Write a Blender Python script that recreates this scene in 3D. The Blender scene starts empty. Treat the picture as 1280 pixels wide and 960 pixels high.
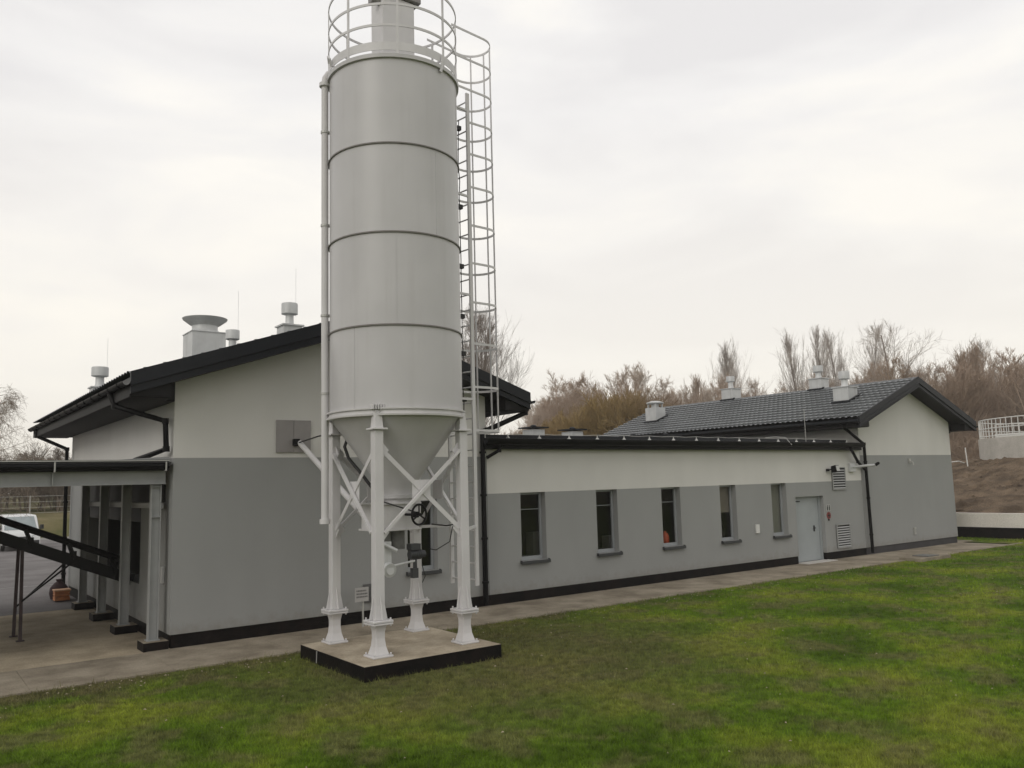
import bpy, math, random
import numpy as np
from mathutils import Vector, Matrix
S = bpy.context.scene
COL = S.collection
# ------------------------------------------------------------------ camera
F_PX, PITCH, ROLL, YAW = 1032.4728, .1179, .0266, .6423
CAM = (-7.7452, -16.0331, 2.8247)
fw = Vector((math.sin(YAW)*math.cos(PITCH), math.cos(YAW)*math.cos(PITCH), math.sin(PITCH)))
r0 = Vector((math.cos(YAW), -math.sin(YAW), 0)); u0 = r0.cross(fw)
xc = r0*math.cos(ROLL) - u0*math.sin(ROLL); yc = r0*math.sin(ROLL) + u0*math.cos(ROLL)
cd = bpy.data.cameras.new('camera'); cam = bpy.data.objects.new('camera', cd); COL.objects.link(cam)
cd.sensor_width = 36; cd.lens = F_PX/1280*36; cd.clip_end = 3000; cd.clip_start = .1
M4 = Matrix((xc, yc, -fw)).transposed().to_4x4(); M4.translation = CAM
cam.matrix_world = M4; S.camera = cam
# ------------------------------------------------------------------ world, sun, exposure
SUN_EL, SUN_AZ = math.radians(32), math.radians(250)      # azimuth clockwise from +y
w = bpy.data.worlds.new('World'); S.world = w; w.use_nodes = True
nt = w.node_tree; nt.nodes.clear(); N = nt.nodes.new; L = nt.links.new
out = N('ShaderNodeOutputWorld'); mixs = N('ShaderNodeMixShader')
sky = N('ShaderNodeTexSky'); sky.sky_type = 'NISHITA'; sky.sun_disc = False
sky.sun_elevation = SUN_EL; sky.sun_rotation = SUN_AZ
bg1 = N('ShaderNodeBackground'); bg1.inputs[1].default_value = .1; L(sky.outputs[0], bg1.inputs[0])
bg2 = N('ShaderNodeBackground'); bg2.inputs[1].default_value = 1.0
tc = N('ShaderNodeTexCoord'); mp = N('ShaderNodeMapping'); mp.inputs['Scale'].default_value = (1.0, 1.0, 3.4)
L(tc.outputs['Generated'], mp.inputs[0])
nz = N('ShaderNodeTexNoise'); nz.inputs['Scale'].default_value = 2.6; nz.inputs['Detail'].default_value = 5; nz.inputs['Roughness'].default_value = .5
nz.inputs['Distortion'].default_value = .35
L(mp.outputs[0], nz.inputs[0])
cr = N('ShaderNodeValToRGB'); cr.color_ramp.elements[0].position = .36; cr.color_ramp.elements[1].position = .62
cr.color_ramp.elements[0].color = (.715, .70, .695, 1); cr.color_ramp.elements[1].color = (.86, .835, .79, 1)
e = cr.color_ramp.elements.new(.5); e.color = (.785, .77, .755, 1)
L(nz.outputs[0], cr.inputs[0])
# warmer, brighter cloud low towards the horizon
sx = N('ShaderNodeSeparateXYZ'); L(tc.outputs['Generated'], sx.inputs[0])
mr = N('ShaderNodeMapRange'); mr.inputs[1].default_value = 0.0; mr.inputs[2].default_value = .42; mr.inputs[3].default_value = 1; mr.inputs[4].default_value = 0
L(sx.outputs[2], mr.inputs[0])
wm = N('ShaderNodeMix'); wm.data_type = 'RGBA'; wm.blend_type = 'MIX'
fm = N('ShaderNodeMath'); fm.operation = 'MULTIPLY'; fm.inputs[1].default_value = .75; L(mr.outputs[0], fm.inputs[0]); L(fm.outputs[0], wm.inputs[0])
L(cr.outputs[0], wm.inputs[6]); wm.inputs[7].default_value = (.89, .835, .725, 1)
L(wm.outputs[2], bg2.inputs[0])
mixs.inputs[0].default_value = .965
L(bg1.outputs[0], mixs.inputs[1]); L(bg2.outputs[0], mixs.inputs[2]); L(mixs.outputs[0], out.inputs[0])
sd = bpy.data.lights.new('sun', 'SUN'); sd.energy = .55; sd.angle = math.radians(25); sd.color = (1, .95, .88)
so = bpy.data.objects.new('sun', sd); COL.objects.link(so)
sdir = Vector((math.sin(SUN_AZ)*math.cos(SUN_EL), math.cos(SUN_AZ)*math.cos(SUN_EL), math.sin(SUN_EL)))
so.rotation_euler = sdir.to_track_quat('Z', 'Y').to_euler(); so.location = (-20, -10, 30)
vs = S.view_settings; vs.view_transform = 'Standard'; vs.look = 'None'; vs.exposure = .28; vs.gamma = 1

# ------------------------------------------------------------------ materials
def mat(name, col, rough=.7, metal=0, noise=0, nscale=3, bump=0, bscale=60, spec=.5, stain=None):
    m = bpy.data.materials.new(name); m.use_nodes = True; t = m.node_tree; b = t.nodes['Principled BSDF']
    b.inputs['Base Color'].default_value = (*col, 1); b.inputs['Roughness'].default_value = rough
    b.inputs['Metallic'].default_value = metal; b.inputs['Specular IOR Level'].default_value = spec
    g = t.nodes.new('ShaderNodeNewGeometry')
    if noise:
        n = t.nodes.new('ShaderNodeTexNoise'); n.inputs['Scale'].default_value = nscale; n.inputs['Detail'].default_value = 6
        t.links.new(g.outputs['Position'], n.inputs[0])
        r = t.nodes.new('ShaderNodeMapRange'); r.inputs[1].default_value = .3; r.inputs[2].default_value = .7
        r.inputs[3].default_value = 1-noise; r.inputs[4].default_value = 1+noise; t.links.new(n.outputs[0], r.inputs[0])
        mx = t.nodes.new('ShaderNodeMix'); mx.data_type = 'RGBA'; mx.blend_type = 'MULTIPLY'; mx.inputs[0].default_value = 1
        mx.inputs[6].default_value = (*col, 1); t.links.new(r.outputs[0], mx.inputs[7]); t.links.new(mx.outputs[2], b.inputs['Base Color'])
    if bump:
        n = t.nodes.new('ShaderNodeTexNoise'); n.inputs['Scale'].default_value = bscale; n.inputs['Detail'].default_value = 4
        t.links.new(g.outputs['Position'], n.inputs[0])
        bp = t.nodes.new('ShaderNodeBump'); bp.inputs['Strength'].default_value = bump; bp.inputs['Distance'].default_value = .02
        t.links.new(n.outputs[0], bp.inputs['Height']); t.links.new(bp.outputs[0], b.inputs['Normal'])
    return m

def two_tone(name, zt, lo=(.29, .295, .29), hi=(.60, .592, .565)):
    """render coat painted grey below zt and off-white above, with faint rain wear"""
    m = mat(name, lo, .9, bump=.35, bscale=90, spec=.2); t = m.node_tree; b = t.nodes['Principled BSDF']; NN = t.nodes.new
    g = [n for n in t.nodes if n.type == 'NEW_GEOMETRY'][0]
    s = NN('ShaderNodeSeparateXYZ'); t.links.new(g.outputs['Position'], s.inputs[0])
    gt = NN('ShaderNodeMath'); gt.operation = 'GREATER_THAN'; gt.inputs[1].default_value = zt; t.links.new(s.outputs[2], gt.inputs[0])
    mx = NN('ShaderNodeMix'); mx.data_type = 'RGBA'; mx.inputs[6].default_value = (*lo, 1); mx.inputs[7].default_value = (*hi, 1)
    t.links.new(gt.outputs[0], mx.inputs[0])
    n1 = NN('ShaderNodeTexNoise'); n1.inputs['Scale'].default_value = .55; n1.inputs['Detail'].default_value = 5; t.links.new(g.outputs['Position'], n1.inputs[0])
    mp = NN('ShaderNodeMapping'); mp.inputs['Scale'].default_value = (1.3, 1.3, .5); t.links.new(g.outputs['Position'], mp.inputs[0])
    n2 = NN('ShaderNodeTexNoise'); n2.inputs['Scale'].default_value = 1.2; n2.inputs['Detail'].default_value = 6; t.links.new(mp.outputs[0], n2.inputs[0])
    ad = NN('ShaderNodeMath'); ad.operation = 'ADD'; t.links.new(n1.outputs[0], ad.inputs[0]); t.links.new(n2.outputs[0], ad.inputs[1])
    r = NN('ShaderNodeMapRange'); r.inputs[1].default_value = .7; r.inputs[2].default_value = 1.3; r.inputs[3].default_value = .955; r.inputs[4].default_value = 1.035
    t.links.new(ad.outputs[0], r.inputs[0])
    mu = NN('ShaderNodeMix'); mu.data_type = 'RGBA'; mu.blend_type = 'MULTIPLY'; mu.inputs[0].default_value = 1
    t.links.new(mx.outputs[2], mu.inputs[6]); t.links.new(r.outputs[0], mu.inputs[7])
    # rain splash: speckled soil thrown up on the lowest courses
    n3 = NN('ShaderNodeTexNoise'); n3.inputs['Scale'].default_value = 5; n3.inputs['Detail'].default_value = 9; n3.inputs['Roughness'].default_value = .7; t.links.new(g.outputs['Position'], n3.inputs[0])
    hgt = NN('ShaderNodeMath'); hgt.operation = 'MULTIPLY_ADD'; hgt.inputs[1].default_value = -1.1; hgt.inputs[2].default_value = .62; t.links.new(s.outputs[2], hgt.inputs[0])
    sm = NN('ShaderNodeMath'); sm.operation = 'ADD'; t.links.new(n3.outputs[0], sm.inputs[0]); t.links.new(hgt.outputs[0], sm.inputs[1])
    sr = NN('ShaderNodeMapRange'); sr.inputs[1].default_value = .62; sr.inputs[2].default_value = .95; sr.inputs[3].default_value = 0; sr.inputs[4].default_value = .35; t.links.new(sm.outputs[0], sr.inputs[0])
    m4 = NN('ShaderNodeMix'); m4.data_type = 'RGBA'; t.links.new(sr.outputs[0], m4.inputs[0]); t.links.new(mu.outputs[2], m4.inputs[6]); m4.inputs[7].default_value = (.17, .15, .115, 1)
    t.links.new(m4.outputs[2], b.inputs['Base Color'])
    return m

def lawn_mat(name, gain=1.0):
    m = mat(name, (.07, .09, .02), .95, spec=.1); t = m.node_tree; b = t.nodes['Principled BSDF']; NN = t.nodes.new
    g = [n for n in t.nodes if n.type == 'NEW_GEOMETRY'][0]
    s = NN('ShaderNodeVectorMath'); s.operation = 'MULTIPLY'; s.inputs[1].default_value = (1, 1, 0); t.links.new(g.outputs['Position'], s.inputs[0])
    def nz(sc, det, off):
        o = NN('ShaderNodeVectorMath'); o.operation = 'ADD'; o.inputs[1].default_value = (off, off*1.7, 0); t.links.new(s.outputs[0], o.inputs[0])
        n = NN('ShaderNodeTexNoise'); n.inputs['Scale'].default_value = sc; n.inputs['Detail'].default_value = det; t.links.new(o.outputs[0], n.inputs[0]); return n
    a = nz(.42, 6, 3.1); c = nz(1.3, 7, 11); d = nz(6, 7, 5)
    ra = NN('ShaderNodeValToRGB'); t.links.new(a.outputs[0], ra.inputs[0]); el = ra.color_ramp.elements
    el[0].position = .38; el[0].color = (.075*gain, .130*gain, .010*gain, 1); el[1].position = .62; el[1].color = (.225*gain, .27*gain, .032*gain, 1)
    x = el.new(.5); x.color = (.125*gain, .205*gain, .015*gain, 1)
    rb = NN('ShaderNodeMapRange'); rb.inputs[1].default_value = .49; rb.inputs[2].default_value = .60; t.links.new(c.outputs[0], rb.inputs[0])
    mm = NN('ShaderNodeMath'); mm.operation = 'MULTIPLY'; mm.inputs[1].default_value = .62; t.links.new(rb.outputs[0], mm.inputs[0])
    mx = NN('ShaderNodeMix'); mx.data_type = 'RGBA'; t.links.new(mm.outputs[0], mx.inputs[0]); t.links.new(ra.outputs[0], mx.inputs[6]); mx.inputs[7].default_value = (.185*gain, .165*gain, .075*gain, 1)
    rc = NN('ShaderNodeMapRange'); rc.inputs[1].default_value = .3; rc.inputs[2].default_value = .7; rc.inputs[3].default_value = .62; rc.inputs[4].default_value = 1.38; t.links.new(d.outputs[0], rc.inputs[0])
    # worn, mossy brown zone round the silo pad and along the paving
    sp = NN('ShaderNodeVectorMath'); sp.operation = 'DISTANCE'; sp.inputs[1].default_value = (.3, -4.2, 0); t.links.new(s.outputs[0], sp.inputs[0])
    dn = NN('ShaderNodeMath'); dn.operation = 'MULTIPLY_ADD'; dn.inputs[1].default_value = 3.2; t.links.new(c.outputs[0], dn.inputs[0]); t.links.new(sp.outputs['Value'], dn.inputs[2])
    rw = NN('ShaderNodeMapRange'); rw.inputs[1].default_value = 6.6; rw.inputs[2].default_value = 3.6; rw.inputs[3].default_value = 0; rw.inputs[4].default_value = .75; t.links.new(dn.outputs[0], rw.inputs[0])
    sy = NN('ShaderNodeSeparateXYZ'); t.links.new(g.outputs['Position'], sy.inputs[0])
    ya = NN('ShaderNodeMath'); ya.operation = 'MULTIPLY_ADD'; ya.inputs[1].default_value = 3.0; t.links.new(c.outputs[0], ya.inputs[0]); t.links.new(sy.outputs[1], ya.inputs[2])
    ry = NN('ShaderNodeMapRange'); ry.inputs[1].default_value = -1.9; ry.inputs[2].default_value = -.5; ry.inputs[3].default_value = 0; ry.inputs[4].default_value = .8; t.links.new(ya.outputs[0], ry.inputs[0])
    rx = NN('ShaderNodeMapRange'); rx.inputs[1].default_value = 9; rx.inputs[2].default_value = 0; rx.inputs[3].default_value = 0; rx.inputs[4].default_value = 1; t.links.new(sy.outputs[0], rx.inputs[0])
    my = NN('ShaderNodeMath'); my.operation = 'MULTIPLY'; t.links.new(ry.outputs[0], my.inputs[0]); t.links.new(rx.outputs[0], my.inputs[1])
    mxx = NN('ShaderNodeMath'); mxx.operation = 'MAXIMUM'; t.links.new(my.outputs[0], mxx.inputs[0]); t.links.new(rw.outputs[0], mxx.inputs[1])
    m3 = NN('ShaderNodeMix'); m3.data_type = 'RGBA'; t.links.new(mxx.outputs[0], m3.inputs[0]); t.links.new(mx.outputs[2], m3.inputs[6]); m3.inputs[7].default_value = (.15*gain, .135*gain, .06*gain, 1)
    m2 = NN('ShaderNodeMix'); m2.data_type = 'RGBA'; m2.blend_type = 'MULTIPLY'; m2.inputs[0].default_value = 1; t.links.new(m3.outputs[2], m2.inputs[6]); t.links.new(rc.outputs[0], m2.inputs[7])
    t.links.new(m2.outputs[2], b.inputs['Base Color'])
    return m

def blotch(name, c1, c2, scale, rough=.9, bump=.4, bscale=40, p0=.38, p1=.64, fine=.15):
    m = mat(name, c1, rough, bump=bump, bscale=bscale, spec=.12); t = m.node_tree; b = t.nodes['Principled BSDF']; NN = t.nodes.new
    g = [n for n in t.nodes if n.type == 'NEW_GEOMETRY'][0]
    n = NN('ShaderNodeTexNoise'); n.inputs['Scale'].default_value = scale; n.inputs['Detail'].default_value = 8; n.inputs['Roughness'].default_value = .62; t.links.new(g.outputs['Position'], n.inputs[0])
    r = NN('ShaderNodeValToRGB'); r.color_ramp.elements[0].position = p0; r.color_ramp.elements[0].color = (*c1, 1); r.color_ramp.elements[1].position = p1; r.color_ramp.elements[1].color = (*c2, 1)
    t.links.new(n.outputs[0], r.inputs[0])
    n2 = NN('ShaderNodeTexNoise'); n2.inputs['Scale'].default_value = 35; n2.inputs['Detail'].default_value = 3; t.links.new(g.outputs['Position'], n2.inputs[0])
    mr = NN('ShaderNodeMapRange'); mr.inputs[1].default_value = .3; mr.inputs[2].default_value = .7; mr.inputs[3].default_value = 1-fine; mr.inputs[4].default_value = 1+fine; t.links.new(n2.outputs[0], mr.inputs[0])
    mu = NN('ShaderNodeMix'); mu.data_type = 'RGBA'; mu.blend_type = 'MULTIPLY'; mu.inputs[0].default_value = 1; t.links.new(r.outputs[0], mu.inputs[6]); t.links.new(mr.outputs[0], mu.inputs[7])
    t.links.new(mu.outputs[2], b.inputs['Base Color']); return m

WALL_A = two_tone('render_high_band', 3.43)
WALL_L = two_tone('render_low_band', 2.56)
PLINTH = blotch('bitumen_plinth', (.003, .0025, .0025), (.010, .007, .006), 2.5, .6, .3, 30)
SILO = mat('silo_enamel', (.465, .458, .462), .38, noise=.05, nscale=1.3, bump=.05, bscale=3)
def add_streaks(m, col, amt):
    t = m.node_tree; b = t.nodes['Principled BSDF']; NN = t.nodes.new; src = b.inputs['Base Color'].links[0].from_socket
    g = [n for n in t.nodes if n.type == 'NEW_GEOMETRY'][0]; mp = NN('ShaderNodeMapping'); mp.inputs['Scale'].default_value = (7, 7, .35); t.links.new(g.outputs['Position'], mp.inputs[0])
    n = NN('ShaderNodeTexNoise'); n.inputs['Scale'].default_value = 1.0; n.inputs['Detail'].default_value = 7; n.inputs['Roughness'].default_value = .6; t.links.new(mp.outputs[0], n.inputs[0])
    r = NN('ShaderNodeMapRange'); r.inputs[1].default_value = .52; r.inputs[2].default_value = .72; r.inputs[3].default_value = 0; r.inputs[4].default_value = amt; t.links.new(n.outputs[0], r.inputs[0])
    x = NN('ShaderNodeMix'); x.data_type = 'RGBA'; t.links.new(r.outputs[0], x.inputs[0]); t.links.new(src, x.inputs[6]); x.inputs[7].default_value = (*col, 1); t.links.new(x.outputs[2], b.inputs['Base Color'])
add_streaks(SILO, (.34, .325, .31), .20)
SEAM = mat('seam_paint', (.17, .16, .15), .5)
SILO_L = mat('leg_enamel', (.565, .555, .56), .45, noise=.06, nscale=2, bump=.08, bscale=20)
BLACKM = mat('black_coated_metal', (.0045, .0045, .005), .42, noise=.25, nscale=3, spec=.12)
GRAPH = mat('graphite_trim', (.013, .0145, .018), .45, noise=.15, nscale=2, spec=.18)
SOFFIT = mat('soffit_panel', (.009, .0085, .009), .6, noise=.12, nscale=3, spec=.2)
TILE = mat('grey_metal_tile', (.105, .112, .118), .38, noise=.15, nscale=1.5, spec=.6)
GALV = mat('galvanised_sheet', (.42, .42, .40), .45, metal=.35, noise=.1, nscale=4)
STACKM = mat('light_duct_sheet', (.52, .53, .53), .5, metal=.2, noise=.08, nscale=3)
FRAME = mat('window_frame', (.30, .315, .33), .4)
REVEAL = mat('door_paint', (.30, .325, .335), .5, noise=.05, nscale=2)
CONC = blotch('pad_concrete', (.25, .21, .155), (.45, .39, .30), 1.3, .9, .35, 45)
PAVE = blotch('paving_concrete', (.19, .162, .122), (.335, .292, .228), 1.1, .95, .4, 50)
APRON = blotch('apron_concrete', (.25, .21, .15), (.46, .39, .285), .7, .95, .4, 40, .35, .6)
ASPH = blotch('old_asphalt', (.135, .125, .125), (.20, .19, .188), .5, .9, .3, 60)
GREYST = mat('grey_painted_steel', (.29, .298, .296), .5, noise=.07, nscale=4)
DARKST = mat('dark_painted_steel', (.006, .006, .0065), .5, noise=.2, nscale=6, spec=.2)
CABLE = mat('black_rubber', (.012, .012, .012), .6)
SHADE_BLACK = mat('shade_black', (.009, .0085, .008), .7, noise=.3, nscale=2)  # near-black standing in for shade under the canopy and inside the hall
add_streaks(SILO_L, (.34, .30, .26), .18); add_streaks(STACKM, (.28, .27, .25), .35)
BARK = mat('winter_bark', (.22, .19, .165), .9, noise=.3, nscale=1)
TWIG = mat('winter_twigs', (.24, .20, .17), .9, noise=.3, nscale=.6)
PALEWOOD = mat('pale_bare_wood', (.40, .355, .315), .9, noise=.25, nscale=.6)

def glass():
    m = bpy.data.materials.new('window_glass'); m.use_nodes = True; t = m.node_tree; t.nodes.clear()
    o = t.nodes.new('ShaderNodeOutputMaterial'); mx = t.nodes.new('ShaderNodeMixShader')
    tr = t.nodes.new('ShaderNodeBsdfTransparent'); tr.inputs[0].default_value = (.86, .88, .86, 1)
    gl = t.nodes.new('ShaderNodeBsdfGlossy'); gl.inputs['Roughness'].default_value = .02; lw = t.nodes.new('ShaderNodeLayerWeight'); lw.inputs[0].default_value = .5; pw = t.nodes.new('ShaderNodeMath'); pw.operation = 'POWER'; pw.inputs[1].default_value = 4.5
    ml = t.nodes.new('ShaderNodeMath'); ml.operation = 'MULTIPLY_ADD'; ml.inputs[1].default_value = .85; ml.inputs[2].default_value = .045
    t.links.new(lw.outputs['Facing'], pw.inputs[0]); t.links.new(pw.outputs[0], ml.inputs[0]); t.links.new(ml.outputs[0], mx.inputs[0]); t.links.new(tr.outputs[0], mx.inputs[1]); t.links.new(gl.outputs[0], mx.inputs[2]); t.links.new(mx.outputs[0], o.inputs[0])
    return m
GLASS = glass()

# ------------------------------------------------------------------ mesh helpers
ORG = {}
class MB:
    def __init__(s): s.v = []; s.f = []
    def add(s, vs, fs):
        n = len(s.v); s.v += [tuple(p) for p in vs]; s.f += [tuple(i+n for i in f) for f in fs]; return s
    def box(s, x0, x1, y0, y1, z0, z1):
        return s.add([(x0,y0,z0),(x1,y0,z0),(x1,y1,z0),(x0,y1,z0),(x0,y0,z1),(x1,y0,z1),(x1,y1,z1),(x0,y1,z1)],
                     [(0,3,2,1),(4,5,6,7),(0,1,5,4),(1,2,6,5),(2,3,7,6),(3,0,4,7)])
    def prism(s, pts, axis, a, b):
        """polygon pts (2D) extruded between a and b along axis ('x','y','z')"""
        def P(p, t): return {'x': (t, p[0], p[1]), 'y': (p[0], t, p[1]), 'z': (p[0], p[1], t)}[axis]
        n = len(pts)
        return s.add([P(p, a) for p in pts]+[P(p, b) for p in pts],
                     [tuple(range(n))[::-1], tuple(range(n, 2*n))]+[(i, (i+1) % n, n+(i+1) % n, n+i) for i in range(n)])
    def beam(s, p, q, wd, ht, up=(0, 0, 1)):
        p, q = Vector(p), Vector(q); d = (q-p).normalized(); up = Vector(up)
        if abs(d.dot(up)) > .99: up = Vector((0, 1, 0))
        a = d.cross(up).normalized()*wd/2; b = a.cross(d).normalized()*ht/2
        vs = [c+sa*a+sb*b for c in (p, q) for sa, sb in ((-1,-1),(1,-1),(1,1),(-1,1))]
        return s.add(vs, [(0,1,2,3),(7,6,5,4),(0,4,5,1),(1,5,6,2),(2,6,7,3),(3,7,4,0)])
    def tube(s, pts, r, n=10, cap=True, closed=False):
        pts = [Vector(p) for p in pts]; m = len(pts); rs = r if isinstance(r, (list, tuple)) else [r]*m
        vs = []; a = None
        for i, p in enumerate(pts):
            if closed: d = (pts[(i+1) % m]-pts[i-1]).normalized()
            else:
                d1 = (pts[min(i+1, m-1)]-pts[min(i, m-2)]).normalized(); d0 = (pts[max(i, 1)]-pts[max(i-1, 0)]).normalized()
                d = (d0+d1).normalized() if (d0+d1).length > .05 else d1
            if a is None: a = d.cross(Vector((0, 0, 1)) if abs(d.z) < .9 else Vector((0, 1, 0))).normalized()
            else: a = pd.rotation_difference(d) @ a
            pd = d; b = a.cross(d).normalized()
            vs += [p+(a*math.cos(2*math.pi*k/n)+b*math.sin(2*math.pi*k/n))*rs[i] for k in range(n)]
        fs = []
        for i in range(m if closed else m-1):
            j = (i+1) % m
            fs += [(i*n+k, i*n+(k+1) % n, j*n+(k+1) % n, j*n+k) for k in range(n)]
        if cap and not closed: fs += [tuple(range(n))[::-1], tuple(range((m-1)*n, m*n))]
        return s.add(vs, fs)
    def lathe(s, c, prof, n=32, cap=True):
        """prof: list of (radius, z), around vertical axis through c"""
        vs = [(c[0]+r*math.cos(2*math.pi*k/n), c[1]+r*math.sin(2*math.pi*k/n), z) for r, z in prof for k in range(n)]
        m = len(prof); fs = [(i*n+k, i*n+(k+1) % n, (i+1)*n+(k+1) % n, (i+1)*n+k) for i in range(m-1) for k in range(n)]
        if cap: fs += [tuple(range(n))[::-1], tuple(range((m-1)*n, m*n))]
        return s.add(vs, fs)
    def sq(s, c, prof):
        """square section column: prof list of (half width, z)"""
        vs = [(c[0]+sx*h, c[1]+sy*h, z) for h, z in prof for sx, sy in ((-1,-1),(1,-1),(1,1),(-1,1))]
        m = len(prof)
        return s.add(vs, [(3,2,1,0), tuple(range(4*m-4, 4*m))]+[(i*4+k, i*4+(k+1) % 4, i*4+4+(k+1) % 4, i*4+4+k) for i in range(m-1) for k in range(4)])
    def build(s, name, m, parent=None, smooth=False, bevel=0, **props):
        o = ORG.get(parent.name, (0, 0, 0)) if parent else props.pop('origin', (0, 0, 0))
        me = bpy.data.meshes.new(name); me.from_pydata([(x-o[0], y-o[1], z-o[2]) for x, y, z in s.v], [], s.f); me.update()
        ob = bpy.data.objects.new(name, me); COL.objects.link(ob)
        for mm in (m if isinstance(m, list) else [m]): me.materials.append(mm)
        if parent: ob.parent = parent
        else: ob.location = o
        ORG[ob.name] = o
        if smooth:
            import bmesh
            bm = bmesh.new(); bm.from_mesh(me); bmesh.ops.recalc_face_normals(bm, faces=bm.faces)
            for f in bm.faces: f.smooth = True
            for ed in bm.edges:
                if len(ed.link_faces) == 2 and ed.calc_face_angle(0) > .7: ed.smooth = False
            bm.to_mesh(me); bm.free()
        if bevel:
            b = ob.modifiers.new('bevel', 'BEVEL'); b.width = bevel; b.segments = 2; b.limit_method = 'ANGLE'
        for k, v in props.items(): ob[k] = v
        return ob
def thing(name, loc, label, cat, group=None):
    o = bpy.data.objects.new(name, None); COL.objects.link(o); o.location = loc; o.empty_display_size = .2
    ORG[o.name] = tuple(loc); o['label'] = label; o['category'] = cat
    if group: o['group'] = group
    return o
def tag(o, label, cat, group=None):
    o['label'] = label; o['category'] = cat
    if group: o['group'] = group
    return o
def struct(o): o['kind'] = 'structure'; return o
def copy_tree(o, parent=None):
    c = o.copy(); COL.objects.link(c); c.parent = parent
    for ch in list(o.children): copy_tree(ch, c)
    return c

# ------------------------------------------------------------------ ground
def sheet(name, pts, z, m):
    return struct(MB().add([(x, y, z) for x, y in pts], [tuple(range(len(pts)))]).build(name, m))
SOIL = blotch('far_field_soil', (.07, .075, .03), (.12, .11, .05), .08, .95, .2, 5)
sheet('ground', [(-900, -900), (900, -900), (900, 900), (-900, 900)], -.06, SOIL)
PAD = (-2.112, .355, -4.73, -2.36)
LAWN = lawn_mat('lawn_soil', .52); BLADE = lawn_mat('grass_blades', 1.0)
sheet('lawn', [(-40, -60), (60, -60), (60, 30), (26.6, 30), (26.6, -1.9), (-40, -1.9)], -.022, LAWN)
# paving strip with expansion joints: individual slabs in one mesh
m = MB()
xs = -12.0
while xs < 26:
    x1 = min(xs+2.0, 27.2); m.box(xs+.002, x1-.002, -1.84, -.05 if xs < -4.2 else .02, -.05, 0); xs = x1
m.box(26.0, 27.2, .02, 2.2, -.05, -.001)
struct(m.build('paving_strip', PAVE, bevel=.006))
m = MB(); xs = -12.0
while xs < 27:
    m.box(xs+.004, min(xs+1.0, 27.2)-.004, -1.92, -1.85, -.12, .012 if int(xs) % 3 else .006); xs += 1
struct(m.build('paving_kerb', PAVE, bevel=.008))
sheet('apron', [(-14, -.04), (-3.5, -.04), (-3.5, 7.35), (-14, 7.0)], -.006, APRON)
sheet('asphalt_yard', [(-60, 6.9), (60, 6.9), (60, 44), (-60, 44)], -.034, ASPH)
sheet('far_road', [(-60, 44), (60, 44), (60, 47), (-60, 47)], -.03, blotch('road_grey', (.2, .195, .19), (.26, .25, .24), .3))
# faint painted line on the yard
sheet('yard_marking', [(-14, 14.9), (-3, 14.2), (-3, 14.28), (-14, 14.98)], -.029, mat('worn_paint', (.3, .3, .29), .8, noise=.3, nscale=6))
# grassy bank beyond the yard
m = MB(); XS = np.linspace(-60, 40, 60); rng = np.random.default_rng(5)
prof = [(47.5, -.06), (48.6, .95), (50.5, 1.25), (60, 1.7), (90, 2.2), (160, 3)]
vs = []; 
for x in XS:
    j = rng.normal(0, .08)
    vs += [(x, y, z+(j if i else 0)) for i, (y, z) in enumerate(prof)]
k = len(prof); m.add(vs, [(i*k+q, (i+1)*k+q, (i+1)*k+q+1, i*k+q+1) for i in range(len(XS)-1) for q in range(k-1)])
struct(m.build('grass_bank', blotch('bank_grass', (.065, .075, .022), (.17, .14, .075), .25, .95, .3, 8), smooth=True))

# ------------------------------------------------------------------ generic building parts
def rect_wall(mb, holes, s0, s1, z0, z1, conv, depth):
    """face with rectangular holes; conv(s, z, d) maps to world, d = depth behind the face"""
    ss = sorted({s0, s1, *[h[0] for h in holes], *[h[1] for h in holes]}); zz = sorted({z0, z1, *[h[2] for h in holes], *[h[3] for h in holes]})
    for i in range(len(ss)-1):
        for j in range(len(zz)-1):
            cs, cz = (ss[i]+ss[i+1])/2, (zz[j]+zz[j+1])/2
            if any(h[0] < cs < h[1] and h[2] < cz < h[3] for h in holes): continue
            mb.add([conv(ss[i], zz[j], 0), conv(ss[i+1], zz[j], 0), conv(ss[i+1], zz[j+1], 0), conv(ss[i], zz[j+1], 0)], [(0,1,2,3)])
    for a, b, c, d in holes:
        q = [(a, c), (b, c), (b, d), (a, d)]
        for i in range(4):
            if i == 0 and c < .3: continue
            p, r = q[i], q[(i+1) % 4]
            mb.add([conv(*p, 0), conv(*r, 0), conv(*r, depth), conv(*p, depth)], [(3,2,1,0)])

def window(par, a, b, zb, zt, pane_bar=True, y=0.0):
    """narrow casement set back in the wall facing -y"""
    yb = y+.17; m = MB(); t = .055
    m.box(a, a+t, yb, yb+.06, zb, zt); m.box(b-t, b, yb, yb+.06, zb, zt); m.box(a+t, b-t, yb, yb+.06, zb, zb+.09); m.box(a+t, b-t, yb, yb+.06, zt-t, zt)
    wn = m.build('window', FRAME, par, bevel=.005)
    MB().add([(a+t, yb+.03, zb+.09), (b-t, yb+.03, zb+.09), (b-t, yb+.03, zt-t), (a+t, yb+.03, zt-t)], [(0,1,2,3)]).build('glass', GLASS, wn)
    m = MB().box(a-.03, b+.03, y-.07, y+.165, zb-.035, zb-.003); m.box(a-.05, b+.05, y-.09, y-.065, zb-.075, zb+.0); m.box(a-.05,a-.03,y-.065,y-.002,zb-.06,zb+.02); m.box(b+.03,b+.05,y-.065,y-.002,zb-.06,zb+.02)
    m.build('sill', mat('sill_dark', (.035, .037, .04), .45), wn, bevel=.004)
    if pane_bar: MB().box(a+t, b-t, yb+.005, yb+.05, zt-.42, zt-.40).build('pane_bar', mat('pane_bar_grey', (.16, .17, .175), .4), wn)  # thin grey bar across the pane near the top
    return wn

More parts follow.
